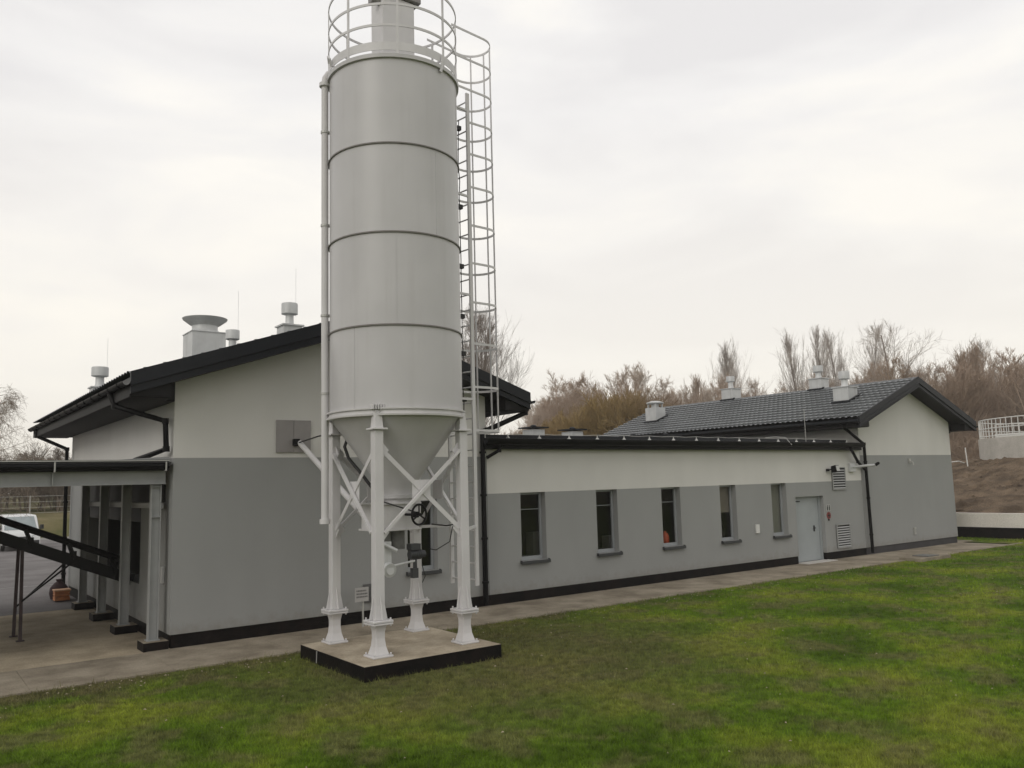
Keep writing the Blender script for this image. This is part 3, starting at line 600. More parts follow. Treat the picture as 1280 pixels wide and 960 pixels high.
# legs
P4 = [(-1.6, -4.19), (-1.6, -2.6), (0, -4.19), (0, -2.6)]
for i, p in enumerate(P4):
    m = MB().sq(p, [(.098, .755), (.078, .98), (.076, 3.70)])
    for h, z0, z1 in ((.175, .72, .755),): m.box(p[0]-h, p[0]+h, p[1]-h, p[1]+h, z0, z1)
    # stiffening ribs on the flared shoe
    m.prism([(p[0]-.16, .756), (p[0]+.16, .756), (p[0]+.085, 1.12), (p[0]-.085, 1.12)], 'y', p[1]-.008, p[1]+.008); m.prism([(p[1]-.16, .756), (p[1]+.16, .756), (p[1]+.085, 1.12), (p[1]-.085, 1.12)], 'x', p[0]-.0075, p[0]+.0075)
    leg = m.build('leg', SILO_L, silo, bevel=.012)
    dx, dy = (cx-p[0]), (cy-p[1]); dl = math.hypot(dx, dy); ux, uy = dx/dl, dy/dl
    m = MB().box(p[0]-.13, p[0]+.13, p[1]-.13, p[1]+.13, 3.705, 3.735)
    m.sq(p, [(.078, 3.735), (.055, 4.02)]); 
    m.build('head_plate', SILO_L, leg, bevel=.006)
    m = MB().sq(p, [(.125, .23), (.088, .36), (.076, .48), (.078, .58), (.10, .685)]); m.box(p[0]-.172, p[0]+.172, p[1]-.172, p[1]+.172, .2, .23); m.box(p[0]-.172, p[0]+.172, p[1]-.172, p[1]+.172, .685, .715)
    for sx in (-1, 1):
        for sy in (-1, 1):
            for z in (.66, .235): m.tube([(p[0]+sx*.14, p[1]+sy*.14, z), (p[0]+sx*.14, p[1]+sy*.14, z+(.03 if z < .3 else .13))], .016, 6)
    m.build('pedestal', SILO_L, leg, bevel=.008)
# comb bracket on the flange above the front leg
m = MB()
for i in range(7): m.box(-1.72+i*.045, -1.705+i*.045, -4.30, -4.2, 4.03, 4.12)
m.build('gusset', SILO_L, silo)
def xbrace(p, q, off):
    px, py = p; qx, qy = q; d = Vector((qx-px, qy-py, 0)).normalized(); n = Vector((off[0], off[1], 0))
    a, b = Vector((px, py, 0))+d*.08, Vector((qx, qy, 0))-d*.08
    z0, z1 = 2.08, 3.38
    m = MB()
    m.beam(a+n*.02+Vector((0,0,z1)), b+n*.02+Vector((0,0,z0)), .075, .012, n)
    c = (a+b)/2
    m.beam(a+n*.06+Vector((0,0,z0)), b+n*.06+Vector((0,0,z1)), .045, .055, n)
    e = d*.17
    zc = (z0+z1)/2
    m.add([c-e+n*.0+Vector((0,0,zc-.17)), c+e+Vector((0,0,zc-.17)), c+e+Vector((0,0,zc+.17)), c-e+Vector((0,0,zc+.17)),
           c-e+n*.012+Vector((0,0,zc-.17)), c+e+n*.012+Vector((0,0,zc-.17)), c+e+n*.012+Vector((0,0,zc+.17)), c-e+n*.012+Vector((0,0,zc+.17))],
          [(0,3,2,1),(4,5,6,7),(0,1,5,4),(1,2,6,5),(2,3,7,6),(3,0,4,7)])
    for s0, zz in ((a, z1), (a, z0), (b, z1), (b, z0)):
        sg = 1 if s0 is a else -1
        pv = [s0+n*.004+Vector((0,0,zz-.14)), s0+d*sg*.12+n*.004+Vector((0,0,zz)), s0+n*.004+Vector((0,0,zz+.14))]
        m.add(pv+[v+n*.012 for v in pv], [(0,1,2),(5,4,3),(0,3,4,1),(1,4,5,2),(2,5,3,0)])
    return m.build('cross_brace', SILO_L, silo)
xbrace(P4[0], P4[2], (0, -1)); xbrace(P4[0], P4[1], (-1, 0)); xbrace(P4[1], P4[3], (0, 1)); xbrace(P4[2], P4[3], (1, 0))
# filling pipe
az = math.radians(157); fx_, fy_ = cx+1.215*math.cos(az), cy+1.215*math.sin(az)
m = MB().tube([(fx_, fy_, 2.28), (fx_, fy_, 9.90)], .062, 16)
ix, iy = -math.cos(az), -math.sin(az); tx, ty = .87, -.5
arc = [(fx_, fy_, 9.98), (fx_+.01, fy_, 10.06), (fx_+tx*.06, fy_+ty*.06, 10.14), (fx_+tx*.2, fy_+ty*.2, 10.19), (fx_+tx*.42+.03, fy_+ty*.42+.03, 10.21), (fx_+tx*.6+.08, fy_+ty*.6+.1, 10.20)]
m.tube([(fx_, fy_, 9.90)]+arc, .062, 16)
m.tube([(fx_, fy_, 9.90), (fx_, fy_, 9.965)], .10, 16); m.tube([(fx_, fy_, 2.21), (fx_, fy_, 2.29)], .088, 16)
fp = m.build('filling_pipe', SILO_L, silo, smooth=True)
for z in (9.05, 7.35, 5.75, 4.4):
    m = MB().tube([(fx_, fy_, z-.02), (fx_, fy_, z+.02)], .075, 14); m.beam((fx_, fy_, z), (fx_+tx*.28, fy_+ty*.28, z), .03, .05)
    m.tube([(fx_+tx*.08, fy_+ty*.08-.05, z), (fx_+tx*.24, fy_+ty*.24-.05, z)], .014, 6)
    m.build('pipe_bracket', GALV, fp)
# top railing
m = MB()
def ringt(z, r, tr, mm, n=72): mm.tube([(cx+r*math.cos(t), cy+r*math.sin(t), z) for t in np.linspace(0, 2*math.pi, n, endpoint=False)], tr, 6, closed=True)
rl = MB(); RR = 1.15
for z in (10.55, 10.93, 11.35):
    rl.lathe((cx, cy), [(RR-.008, z-.022), (RR+.008, z-.022), (RR+.008, z+.022), (RR-.008, z+.022), (RR-.008, z-.022)], 72, False)
rail = rl.build('guard_rail', SILO_L, silo, smooth=True)
MB().lathe((cx, cy), [(RR-.006, 10.10), (RR+.004, 10.10), (RR+.004, 10.25), (RR-.006, 10.25), (RR-.006, 10.10)], 72, False).build('toe_board', SILO_L, rail, smooth=True)
for k in range(8):
    t = math.radians(20+k*45); x, y = cx+RR*math.cos(t), cy+RR*math.sin(t)
    m = MB().beam((x, y, 10.0), (x, y, 11.36), .04, .02, (math.cos(t), math.sin(t), 0)); m.build('post', SILO_L, rail)
m = MB(); t = math.radians(-72); x, y = cx+1.18*math.cos(t), cy+1.18*math.sin(t)
m.beam((x, y, 10.22), (x-.06, y-.01, 9.9), .02, .05); m.build('lid_latch', SILO_L, silo); m = MB()
t = math.radians(172); x, y = cx+1.18*math.cos(t), cy+1.18*math.sin(t); m.tube([(x, y-.06, 10.1), (x-.04, y-.1, 10.22), (x-.04, y-.02, 10.3), (x, y+.03, 10.2)], .02, 6)
m.build('lifting_eye', SILO_L, silo)
# dust filter on top
f = MB().box(cx-.33, cx+.33, cy-.22, cy+.22, 10.15, 11.62).build('dust_filter', SILO_L, silo, bevel=.02)
MB().box(cx-.36, cx+.44, cy-.28, cy+.28, 11.63, 11.80).tube([(cx-.5, cy-.1, 11.5), (cx-.33, cy-.1, 11.5)], .07, 10).build('filter_hood', mat('hood_grey', (.2, .19, .185), .5), f, bevel=.01)
# ladder
az = math.radians(8); nx, ny = math.cos(az), math.sin(az); txx, tyy = math.sin(az), -math.cos(az); lx, ly = cx+1.49*nx, cy+1.49*ny
lad = None; m = MB()
for sg, zb in ((1, 1.0), (-1, 1.0)):
    x, y = lx+sg*txx*.34, ly+sg*tyy*.34; m.beam((x, y, zb), (x, y, 10.25), .035, .075, (nx, ny, 0))
lad = m.build('ladder', SILO_L, silo)
for z in np.arange(1.1, 10.2, .29):
    m.v, m.f = [], []
    m = MB().tube([(lx-txx*.34, ly-tyy*.34, z), (lx+txx*.34, ly+tyy*.34, z)], .014, 6); m.build('rung', SILO_L, lad)
for z in (2.05, 4.35, 6.3, 8.2, 9.9):
    m = MB()
    for sg in (-1, 1):
        x, y = lx+sg*txx*.34, ly+sg*tyy*.34; ex, ey = cx+nx*1.12+sg*txx*.34, cy+ny*1.12+sg*tyy*.34
        if z > 4: m.beam((x, y, z), (cx+nx*1.08+sg*txx*.34, cy+ny*1.08+sg*tyy*.34, z), .03, .04)
        else: m.beam((x, y, z), (0.0+.08, (-4.19 if sg > 0 else -2.6), z), .03, .05)
    m.build('stay', SILO_L, lad)
hz_ = (11.5, 10.93, 10.32, 9.68, 9.05, 8.4, 7.65, 6.92, 6.17, 5.39, 4.58, 3.78)
for z in hz_:
    o1 = (lx+txx*.34, ly+tyy*.34, z) if z < 10.2 else (cx+1.16*math.cos(az-.32), cy+1.16*math.sin(az-.32), z)
    o2 = (lx-txx*.34, ly-tyy*.34, z) if z < 10.2 else (cx+1.16*math.cos(az+.32), cy+1.16*math.sin(az+.32), z)
    pts = [o1]
    for t in np.linspace(-90, 90, 15):
        t = math.radians(t); pts.append((lx+nx*(.44+.38*math.cos(t))-txx*.38*math.sin(t), ly+ny*(.44+.38*math.cos(t))-tyy*.38*math.sin(t), z))
    pts.append(o2)
    m = MB()
    for p, q in zip(pts, pts[1:]): m.beam(p, q, .012, .042)
    m.build('cage_hoop', SILO_L, lad)
m = MB()
for t in (-35, 5, 50):
    t = math.radians(t); x, y = lx+nx*(.44+.37*math.cos(t))-txx*.37*math.sin(t), ly+ny*(.44+.37*math.cos(t))-tyy*.37*math.sin(t)
    m.beam((x, y, 3.77), (x, y, 11.5), .035, .010, (nx, ny, 0))
m.build('cage_bars', SILO_L, lad)
# lightning/earthing cable clipped to the right side
rng = random.Random(4); pts = []; cxx, cyy = lx-nx*.14+txx*.22, ly-ny*.14+tyy*.22
z = 1.6
while z < 10.0: pts.append((cxx+rng.uniform(-.012, .012), cyy+rng.uniform(-.012, .012), z)); z += .3
m = MB().tube(pts, .010, 6)
for z in (9.55, 8.0, 6.85, 5.9, 5.2, 4.35): m.box(cxx-.05, cxx+.05, cyy-.04, cyy+.04, z-.04, z+.04)
m.build('cable', CABLE, silo)
pts = [(-1.28, -3.02, 3.75), (-1.5, -2.95, 3.70), (-1.55, -2.9, 3.5), (-1.50, -2.95, 3.3), (-1.35, -3.1, 3.05), (-1.22, -3.25, 2.8), (-1.1, -3.3, 2.62)]
MB().tube(pts, .028, 8).build('hose', CABLE, silo, smooth=True)
m = MB().tube([(cx+.3, cy-.62, 2.16), (cx+.6, cy-.6, 2.12), (cx+.95, cy-.62, 2.15), (-.05, -4.1, 2.25)], .014, 6); m.build('wiring', CABLE, silo); m = MB(); m.tube([(cx+.72, cy-.6, 2.1), (cx+.66, cy-.6, 1.85), (cx+.45, cy-.5, 1.72), (cx+.38, cy-.4, 1.74)], .010, 6)
m.build('wiring', CABLE, silo); m = MB(); m.tube([(cx-.5, cy-.4, 2.56), (cx+.18, cy-.5, 2.33)], .012, 6); m.build('wiring', CABLE, silo); m = MB(); m.tube([(cx+.2, cy-.45, 1.5), (cx+.26, cy-.45, 1.3), (cx+.2, cy-.45, 1.2)], .008, 6)
m.build('wiring', CABLE, silo)
# conveying tube from the silo outlet up to the wall plate
sc = thing('screw_conveyor', (-1.2, 0, 3.7), 'slim pale conveying tube rising from the silo outlet to the hall wall', 'conveyor tube')
MB().tube([(-1.22, -.12, 3.72), (cx-.1, cy+.25, 1.88)], .055, 14).tube([(cx-.13, cy+.42, 1.97), (cx-.1, cy+.25, 1.88)], .085, 14).build('tube', SILO_L, sc, smooth=True)
MB().box(-1.34, -1.22, -.15, -.036, 3.66, 3.80).build('wall_box', DARKST, sc, bevel=.01)
MB().tube([(-1.25, -.15, 3.72), (-1.33, -1.3, 3.78), (-1.55, -2.75, 3.76)], .014, 6).build('cable', CABLE, sc)

# little sign on a stake beside the silo
sg_ = thing('stake_sign', (.03, -.42, 0), 'small white sign on a short stake at the wall beside the pad', 'sign')
MB().box(-.0, .03, -.43, -.40, 0, .5).build('stake', GALV, sg_)
MB().box(-.17, .13, -.445, -.432, .5, .78).build('plate', mat('white_sign_b', (.40, .39, .38), .5), sg_)
m = MB(); rng = random.Random(3)
for r in range(3):
    x = -.14
    while x < .08: ww = rng.uniform(.015, .03); m.box(x, x+ww, -.449, -.446, .70-r*.06, .73-r*.06); x += ww+.012
m.build('lettering', mat('sign_grey_text', (.15, .15, .15), .6), sg_)

# ------------------------------------------------------------------ canopy on the left
can = thing('canopy', (-3.85, .2, 0), 'steel canopy with black roof edge on columns at the left side wall', 'canopy')
MB().add([(-24, -.05, 3.30), (-3.66, -.05, 3.30), (-3.66, 8.1, 3.52), (-24, 8.1, 3.52), (-24, -.05, 3.36), (-3.66, -.05, 3.36), (-3.66, 8.1, 3.58), (-24, 8.1, 3.58)],
         [(3,2,1,0),(4,5,6,7),(0,1,5,4),(1,2,6,5),(2,3,7,6),(3,0,4,7)]).build('roof', mat('canopy_sheet', (.03, .03, .032), .5), can)  # roof extended out of sight to the left to shade the wall
m = MB().tube([(-24, -.02, 3.285), (-3.70, -.02, 3.285)], .065, 12); m.box(-24, -3.68, .03, .05, 3.20, 3.40); m.build('gutter', BLACKM, can, smooth=True)
MB().box(-24, -3.70, -.07, .0, 3.372, 3.39).build('edge_trim', GALV, can)
def ibeam(mb, p, q, h, wd, up=(0, 0, 1)):
    p, q = Vector(p), Vector(q); U = Vector(up)
    mb.beam(p, q, .012, h, up)
    for s in (-1, 1): mb.beam(p+U*s*h/2, q+U*s*h/2, wd, .014, up)
m = MB(); ibeam(m, (-24, .18, 3.08), (-3.70, .18, 3.08), .235, .12); m.build('front_beam', GREYST, can)
for x in (-5.56,): MB().box(x-.01, x+.01, .09, .16, 2.97, 3.24).build('stiffener', GREYST, can)
m = MB()
for x in (-5.56, -3.76): m.tube([(x, -.1, 3.36), (x, -.1, 3.20), (x, .05, 3.19)], .014, 6)
m.build('gutter_hook', GALV, can)
for i, y in enumerate((.25, 2.62, 4.87, 7.20)):
    m = MB(); ibeam(m, (-3.85, y, .15), (-3.85, y, 2.95 if i == 0 else 3.28), .16, .13, (1, 0, 0)); m.box(-3.96, -3.74, y-.11, y+.11, .15, .165)
    m.box(-3.93, -3.77, y-.066, y+.066, 2.90, 2.915); m.box(-3.93, -3.77, y-.066, y+.066, 2.35, 2.362)
    m.build('column', GREYST, can)
    f = MB().box(-4.05, -3.62, y-.24, y+.24, -.05, .149).build('footing', [PAVE, PLINTH], can, bevel=.008)
    for p in f.data.polygons:
        if p.normal.z < .5: p.material_index = 1
    m = MB(); ibeam(m, (-3.72, y+.001, 3.14+.03*i), (-24, y+.001, 3.14+.03*i), .12, .1) if i else None
    if i: m.build('rafter', GREYST, can)
for x in (-9.2, -14.6, -20):
    m = MB(); ibeam(m, (x, .18, .15), (x, .18, 2.95), .16, .13, (1, 0, 0)); ibeam(m, (x, 7.6, .15), (x, 7.6, 3.2), .16, .13, (1, 0, 0)); m.build('column', GREYST, can)
MB().box(-3.74, -3.68, .35, 8.1, 2.50, 2.60).build('wall_rail', mat('pale_rail', (.33, .33, .32), .5), can)
# inner ledge above the canopy by the hall corner
MB().add([(-3.66, .1, 3.40), (-3.66, .1, 3.46), (-4.6, .1, 3.40), (-3.66, 1.6, 3.52)], [(0,1,2)]).build('corner_flashing', GREYST, can)

# belt conveyor frame
cv = thing('conveyor_frame', (-5.62, 3.3, 0), 'long black sloping conveyor frame on thin legs running into the left wall', 'conveyor')
def cz(x, a=2.0, s=.42): return a-s*(x+6.0)
for y in (3.25, 3.85):
    MB().beam((-10.5, y, cz(-10.5)), (-3.55, y, cz(-3.55)), .07, .23).build('stringer', DARKST, cv)
    if y < 3.5: MB().tube([(-10.5, y, cz(-10.5)+.34), (-3.8, y, cz(-3.8)+.34)], .07, 10).build('side_rail', DARKST, cv)
for i in range(9):
    x = -3.9-i*.78; z = cz(x)
    m = MB().beam((x, 3.25, z+.05), (x-.12, 3.25, z+.36), .06, .2, (0, 1, 0)); m.tube([(x, 3.2, z-.06), (x, 3.9, z-.06)], .03, 8); m.box(x-.09, x+.03, 3.2, 3.3, z+.1, z+.2)
    m.build('idler_stand', DARKST, cv)
MB().beam((-10.5, 3.55, cz(-10.5)-.05), (-3.6, 3.55, cz(-3.6)-.05), .5, .015).build('belt', CABLE, cv)
for (x, y) in ((-5.66, 3.72), (-5.62, 3.0)):
    z = cz(-5.65)-.05
    m = MB().beam((x, y, 0), (-5.62, 3.25 if y < 3.3 else 3.85, z), .06, .05); m.box(x-.07, x+.07, y-.07, y+.07, 0, .012)
    m.build('leg', mat('rusty_leg', (.035, .02, .02), .7, noise=.3, nscale=8), cv)
    MB().beam((x+.0, y+.04, .55 if y > 3.3 else .75), (-4.75, 3.25 if y < 3.3 else 3.85, cz(-4.75)-.08), .03, .03).build('strut', DARKST, cv)

# orange crate with dark sack
cr_ = thing('orange_crate', (-3.96, 9.35, 0), 'orange plastic crate by the far hall corner', 'crate')
OR = mat('faded_orange', (.50, .20, .08), .7, noise=.3, nscale=9)
m = MB().box(-4.16, -3.80, 9.25, 9.6, 0, .05)
for a in ((-4.16, -3.80, 9.25, 9.27), (-4.16, -3.80, 9.58, 9.6), (-4.16, -4.14, 9.27, 9.58), (-3.82, -3.80, 9.27, 9.58)):
    m.box(*a, .05, .10); m.box(*a, .12, .17); m.box(*a, .19, .25)
m.build('crate_body', OR, cr_, bevel=.006)
MB().box(-4.18, -3.78, 9.23, 9.62, .25, .285).build('rim', mat('pale_orange', (.6, .36, .22), .7), cr_, bevel=.006)
m = MB().lathe((-3.99, 9.82), [(.20, 0), (.24, .15), (.22, .3), (.12, .42), (.06, .46), (.09, .52)], 14)
tag(m.build('dark_sack', mat('maroon_sack', (.035, .015, .017), .8, bump=.5, bscale=10), smooth=True, origin=(-3.99, 9.82, 0)), 'dark maroon sack behind the orange crate', 'sack')

# ------------------------------------------------------------------ manhole slab on the lawn edge
mh = thing('manhole_cover', (19.3, -2.15, 0), 'square concrete inspection cover at the lawn edge by the far building', 'manhole')
MB().box(18.35, 20.2, -2.45, -1.70, -.1, .085).build('collar', PAVE, mh, bevel=.012)
MB().box(18.95, 19.65, -2.35, -1.82, .085, .11).build('lid', mat('lid_grey', (.12, .12, .115), .7, noise=.2, nscale=8), mh, bevel=.006)

# ------------------------------------------------------------------ round basin, earth mound, tank at right
tc_ = (45.9, 1.2)
EARTH = blotch('bare_earth', (.075, .054, .037), (.165, .122, .084), 1.1, .95, 1.0, 6, fine=.45)
bs = thing('basin_wall', (45.9, 1.2, 0), 'low round pale concrete wall with black base at the right edge', 'wall')
MB().lathe(tc_, [(17.02, -.3), (17.02, .42)], 120, False).build('base_coat', PLINTH, bs, smooth=True)
MB().lathe(tc_, [(16.99, .42), (16.99, 1.0), (16.7, 1.0), (16.7, .3)], 120, False).build('upper_wall', blotch('pale_basin_concrete', (.66, .62, .57), (.74, .70, .65), .8, .8, .2, 20), bs, smooth=True)
prof = [(16.9, .85), (15.5, 1.15), (13, 1.75), (10.5, 2.4), (8.6, 2.95), (7.2, 3.28), (6.2, 3.34), (.5, 3.36)]
rng = np.random.default_rng(8); vs = []; n = 300
pr = [a for a, b in prof]; pz = [b for a, b in prof]; rs_ = list(np.linspace(16.9, 6.2, 34)); prof = [(a, float(np.interp(-a, [-q for q in pr], pz))) for a in rs_]+[(.5, 3.36)]
for r, z in prof:
    for k in range(n):
        t = 2*math.pi*k/n; rr = r+(rng.normal(0, .06) if r < 16 else 0); vs.append((tc_[0]+rr*math.cos(t), tc_[1]+rr*math.sin(t), z+(rng.normal(0, .045)+.09*math.sin(t*21+r)*math.sin(r*2.3+t*9) if 6.5 < r < 16 else 0)))
m = MB().add(vs, [(i*n+k, i*n+(k+1) % n, (i+1)*n+(k+1) % n, (i+1)*n+k) for i in range(len(prof)-1) for k in range(n)])
struct(m.build('earth_mound', EARTH, smooth=True))
rg_ = random.Random(12); m = MB()
for i in range(1500):
    t = rg_.uniform(2.5, 4.6); r = rg_.uniform(6.8, 16.4); zz = np.interp(r, [6.2, 7.2, 8.6, 10.5, 13, 15.5, 16.9], [3.34, 3.28, 2.95, 2.4, 1.75, 1.15, .85])
    x, y = tc_[0]+r*math.cos(t), tc_[1]+r*math.sin(t); q = rg_.uniform(.04, .16)*rg_.uniform(.4, 1); P8 = [(x+q*rg_.uniform(.5, 1)*a, y+q*rg_.uniform(.5, 1)*b, zz+q*rg_.uniform(.3, .9)*c) for a, b, c in ((1,0,0),(0,1,0),(-1,0,0),(0,-1,0),(0,0,1))]
    m.add(P8, [(0,1,4),(1,2,4),(2,3,4),(3,0,4)])
o = m.build('earth_clods', EARTH); o['kind'] = 'stuff'
tk = thing('round_tank', (45.9, 1.2, 3.3), 'pale round concrete tank with white railing on the earth mound', 'tank')
m = MB().lathe(tc_, [(6.0, 3.2), (6.0, 4.55), (5.8, 4.56), (5.8, 3.5)], 90, False); m.build('tank_wall', blotch('tank_concrete', (.42, .40, .36), (.52, .49, .45), 1.2, .9, .2, 20), tk, smooth=True)
m = MB(); WHT = mat('white_rail', (.60, .60, .57), .5)
for z in (4.66, 5.1, 5.6): m.tube([(tc_[0]+5.9*math.cos(t), tc_[1]+5.9*math.sin(t), z) for t in np.linspace(0, 2*math.pi, 60, endpoint=False)], .03, 5, closed=True)
rr = m.build('railing', WHT, tk)
m = MB()
for k in range(92): t = 2*math.pi*k/92; x, y = tc_[0]+5.9*math.cos(t), tc_[1]+5.9*math.sin(t); m.box(x-.018, x+.018, y-.018, y+.018, 4.5, 5.6)
m.build('balusters', WHT, tk)
MB().box(46.2, 46.4, -4.5, 6.9, 4.7, 4.95).box(46.2, 46.25, -4.4, 6.8, 5.5, 5.55).build('scraper_bridge', WHT, tk)
m = MB().box(44.0, 44.8, -1, -.2, 5.0, 5.9); m.build('drive_unit', GREYST, tk)
tag(MB().tube([(38.0, 4.9, 3.0), (38.0, 4.95, 4.0)], .03, 8).build('marker_post', WHT, origin=(38, 4.9, 3)), 'thin white marker post on the mound left of the tank', 'post')
tag(MB().tube([(35.2, 9.3, 1.9), (36.6, 7.9, 2.7), (37.7, 6.6, 3.2), (39.2, 5.9, 3.3), (40.2, 5.6, 3.0)], .03, 8).build('curved_hose', WHT, smooth=True, origin=(36, 8, 2)), 'pale curved pipe lying over the left shoulder of the mound', 'pipe')

# ------------------------------------------------------------------ van
def make_van():
    v = thing('parked_van', (-2.2, 34.2, 0), 'white van parked in the yard behind the conveyor at far left', 'van')
    WV = mat('van_white', (.62, .63, .63), .3); GLV = mat('van_glass', (.26, .30, .31), .15, noise=.1, nscale=2); BLK = mat('van_black', (.015, .015, .016), .6)  # glass base colour holds a pale painted reflection of the sky
    # local frame: nose towards the camera (direction d), lateral direction s
    d = Vector((-.04, -1.0, 0)).normalized(); s = Vector((-d.y, d.x, 0)); c = Vector((-2.28, 34.9, 0))
    def W(a, b, z): return c+d*a*.9+s*b*.86+Vector((0, 0, z*.83))
    prof = [(-4.3, .35), (-4.35, 1.0), (-4.3, 2.0), (-4.05, 2.12), (-.6, 2.12), (-.25, 2.02), (.62, 1.20), (1.05, 1.06), (1.22, .8), (1.25, .35)]
    m = MB()
    ys = [(-1.0, .93), (-.96, .985), (-.8, 1.0), (.8, 1.0), (.96, .985), (1.0, .93)]
    vs = []
    for b, k in ys:
        for a, z in prof:
            inset = .12*max(0, (z-1.1))  # tumblehome
            vs.append(W(a*(.985+.015*k), b*(1-inset*.8), .35+(z-.35)*k))
    n = len(prof); fs = [(i*n+q, i*n+q+1, (i+1)*n+q+1, (i+1)*n+q) for i in range(len(ys)-1) for q in range(n-1)]+[tuple(range(n)), tuple(range((len(ys)-1)*n, len(ys)*n))[::-1]]
    m.add(vs, fs).build('body', WV, v, smooth=True)
    m = MB().add([W(-.22, -.74, 2.03), W(-.22, .74, 2.03), W(.60, .86, 1.25), W(.60, -.86, 1.25)], [(0,1,2,3)]); m.build('windscreen', GLV, v)
    for b in (-1, 1): MB().add([W(-.5, b*.925, 1.95), W(-1.6, b*.925, 1.95), W(-1.6, b*1.01, 1.3), W(.2, b*1.01, 1.3)], [(0,1,2,3)]).build('side_window', GLV, v)
    m = MB().add([W(1.27, -.95, .3), W(1.27, .95, .3), W(1.27, .95, .58), W(1.27, -.95, .58), W(1.1, -.98, .3), W(1.1, .98, .3), W(1.1, .98, .58), W(1.1, -.98, .58)], [(0,1,2,3),(4,5,6,7),(0,1,5,4),(3,2,6,7),(0,3,7,4),(1,2,6,5)]); m.build('bumper', BLK, v)
    MB().add([W(1.262, -.4, .66), W(1.262, .4, .66), W(1.235, .4, .82), W(1.235, -.4, .82)], [(0,1,2,3)]).build('grille', BLK, v)
    for b in (-1, 1):
        MB().add([W(1.255, b*.52, .68), W(1.2, b*.93, .70), W(1.12, b*.93, .93), W(1.22, b*.55, .86)], [(0,1,2,3)]).build('headlight', mat('headlight_glass', (.4, .42, .43), .1), v)
        MB().tube([W(.35, b*1.0, 1.3), W(.35, b*1.14, 1.36)], .05, 8).tube([W(.38, b*1.14, 1.22), W(.38, b*1.14, 1.5)], .09, 10).build('mirror', BLK, v)
        for a in (.45, -3.1):
            wl_ = MB().tube([W(a, b*.80, .34), W(a, b*1.0, .34)], .34, 24).build('wheel', BLK, v); MB().tube([W(a, b*.99, .34), W(a, b*1.012, .34)], .2, 16).build('rim', GALV, wl_)
make_van()

# ------------------------------------------------------------------ orange jug behind the third window
tag(MB().lathe((9.86, .46), [(.10, .98), (.115, 1.03), (.115, 1.16), (.09, 1.25), (.04, 1.29), (.04, 1.33)], 20).build('orange_container', mat('red_orange_plastic', (.50, .075, .035), .5), smooth=True, origin=(9.86, .46, .98)), 'red orange container standing inside the third window', 'container')
tag(MB().box(9.1, 10.3, .35, .75, .9, .975).build('worktop', mat('worktop_grey', (.12, .12, .11), .6), origin=(9.7, .5, .9)), 'grey worktop inside the third window', 'worktop')

# ------------------------------------------------------------------ bare trees
def gen_tree(seed, H, spread=.35, up=.5, nb=26, lvl=3, tr=.13, droop=0, stems=1, tw=.018, dens=1.0):
    """returns trunk (verts, tris) and crown (verts, tris); tapered 3 to 6-sided tubes"""
    R_ = np.random.default_rng(seed); T = [[], []]; F = [[], []]
    def tube(kind, pts, rs, n):
        pts = np.array(pts); vs = []; base = sum(len(a) for a in T[kind])
        for i, p in enumerate(pts):
            d = pts[min(i+1, len(pts)-1)]-pts[max(i-1, 0)]; d = d/np.linalg.norm(d)
            ref = np.array([0, 0, 1.]) if abs(d[2]) < .8 else np.array([1., 0, 0]); a = np.cross(d, ref); a /= np.linalg.norm(a); b = np.cross(a, d)
            th = np.arange(n)*2*np.pi/n; vs.append(p+rs[i]*(np.outer(np.cos(th), a)+np.outer(np.sin(th), b)))
        T[kind].append(np.concatenate(vs)); fs = []
        for i in range(len(pts)-1):
            for k in range(n):
                a, b = base+i*n+k, base+i*n+(k+1) % n; fs += [(a, b, b+n), (a, b+n, a+n)]
        F[kind].append(np.array(fs))
    def grow(p, d, L, r, level):
        seg = 5 if level < 2 else 3; pts = [p]; dd = d.copy(); q = p.copy()
        for i in range(seg):
            dd = dd+R_.normal(0, .07+.03*level, 3)+np.array([0, 0, (up*.10 if not droop or level < 2 else -droop*.35)]); dd /= np.linalg.norm(dd); q = q+dd*L/seg; pts.append(q.copy())
        rs = np.linspace(r, max(r*.25, tw*.5), seg+1)
        tube(0 if level == 0 else 1, pts, rs, 6 if level == 0 else (4 if level == 1 else 3))
        if level >= lvl: return
        cnt = int({0: nb, 1: 9*dens, 2: 7*dens}[level] if level < 3 else 4)
        for c in range(cnt):
            t = R_.uniform(.18 if level == 0 else .15, 1.0); i = min(int(t*seg), seg-1); f = t*seg-i
            bp = pts[i]*(1-f)+pts[i+1]*f; ax = pts[i+1]-pts[i]; ax /= np.linalg.norm(ax)
            rnd = R_.normal(0, 1, 3); side = np.cross(ax, rnd); side /= np.linalg.norm(side)
            k = spread*R_.uniform(.7, 1.3); nd = ax*(1-k*.6)+side*k; nd /= np.linalg.norm(nd)
            ln = L*(.52*(1-t)**.75+.07 if level == 0 else .5-.15*t)*R_.uniform(.7, 1.2)
            if level == 0: ln *= 1.0
            grow(bp, nd, max(ln, .3), max(r*(.27-.12*t), tw*.8), level+1)
    for s in range(stems):
        d = np.array([R_.normal(0, .12 if stems > 1 else .03), R_.normal(0, .12 if stems > 1 else .03), 1.]); d /= np.linalg.norm(d)
        grow(np.array([R_.normal(0, .25*(stems > 1)), R_.normal(0, .25*(stems > 1)), -.3]), d, H*R_.uniform(.88, 1.), tr, 0)
    return [(np.concatenate(T[k]), np.concatenate(F[k])) for k in (0, 1)]

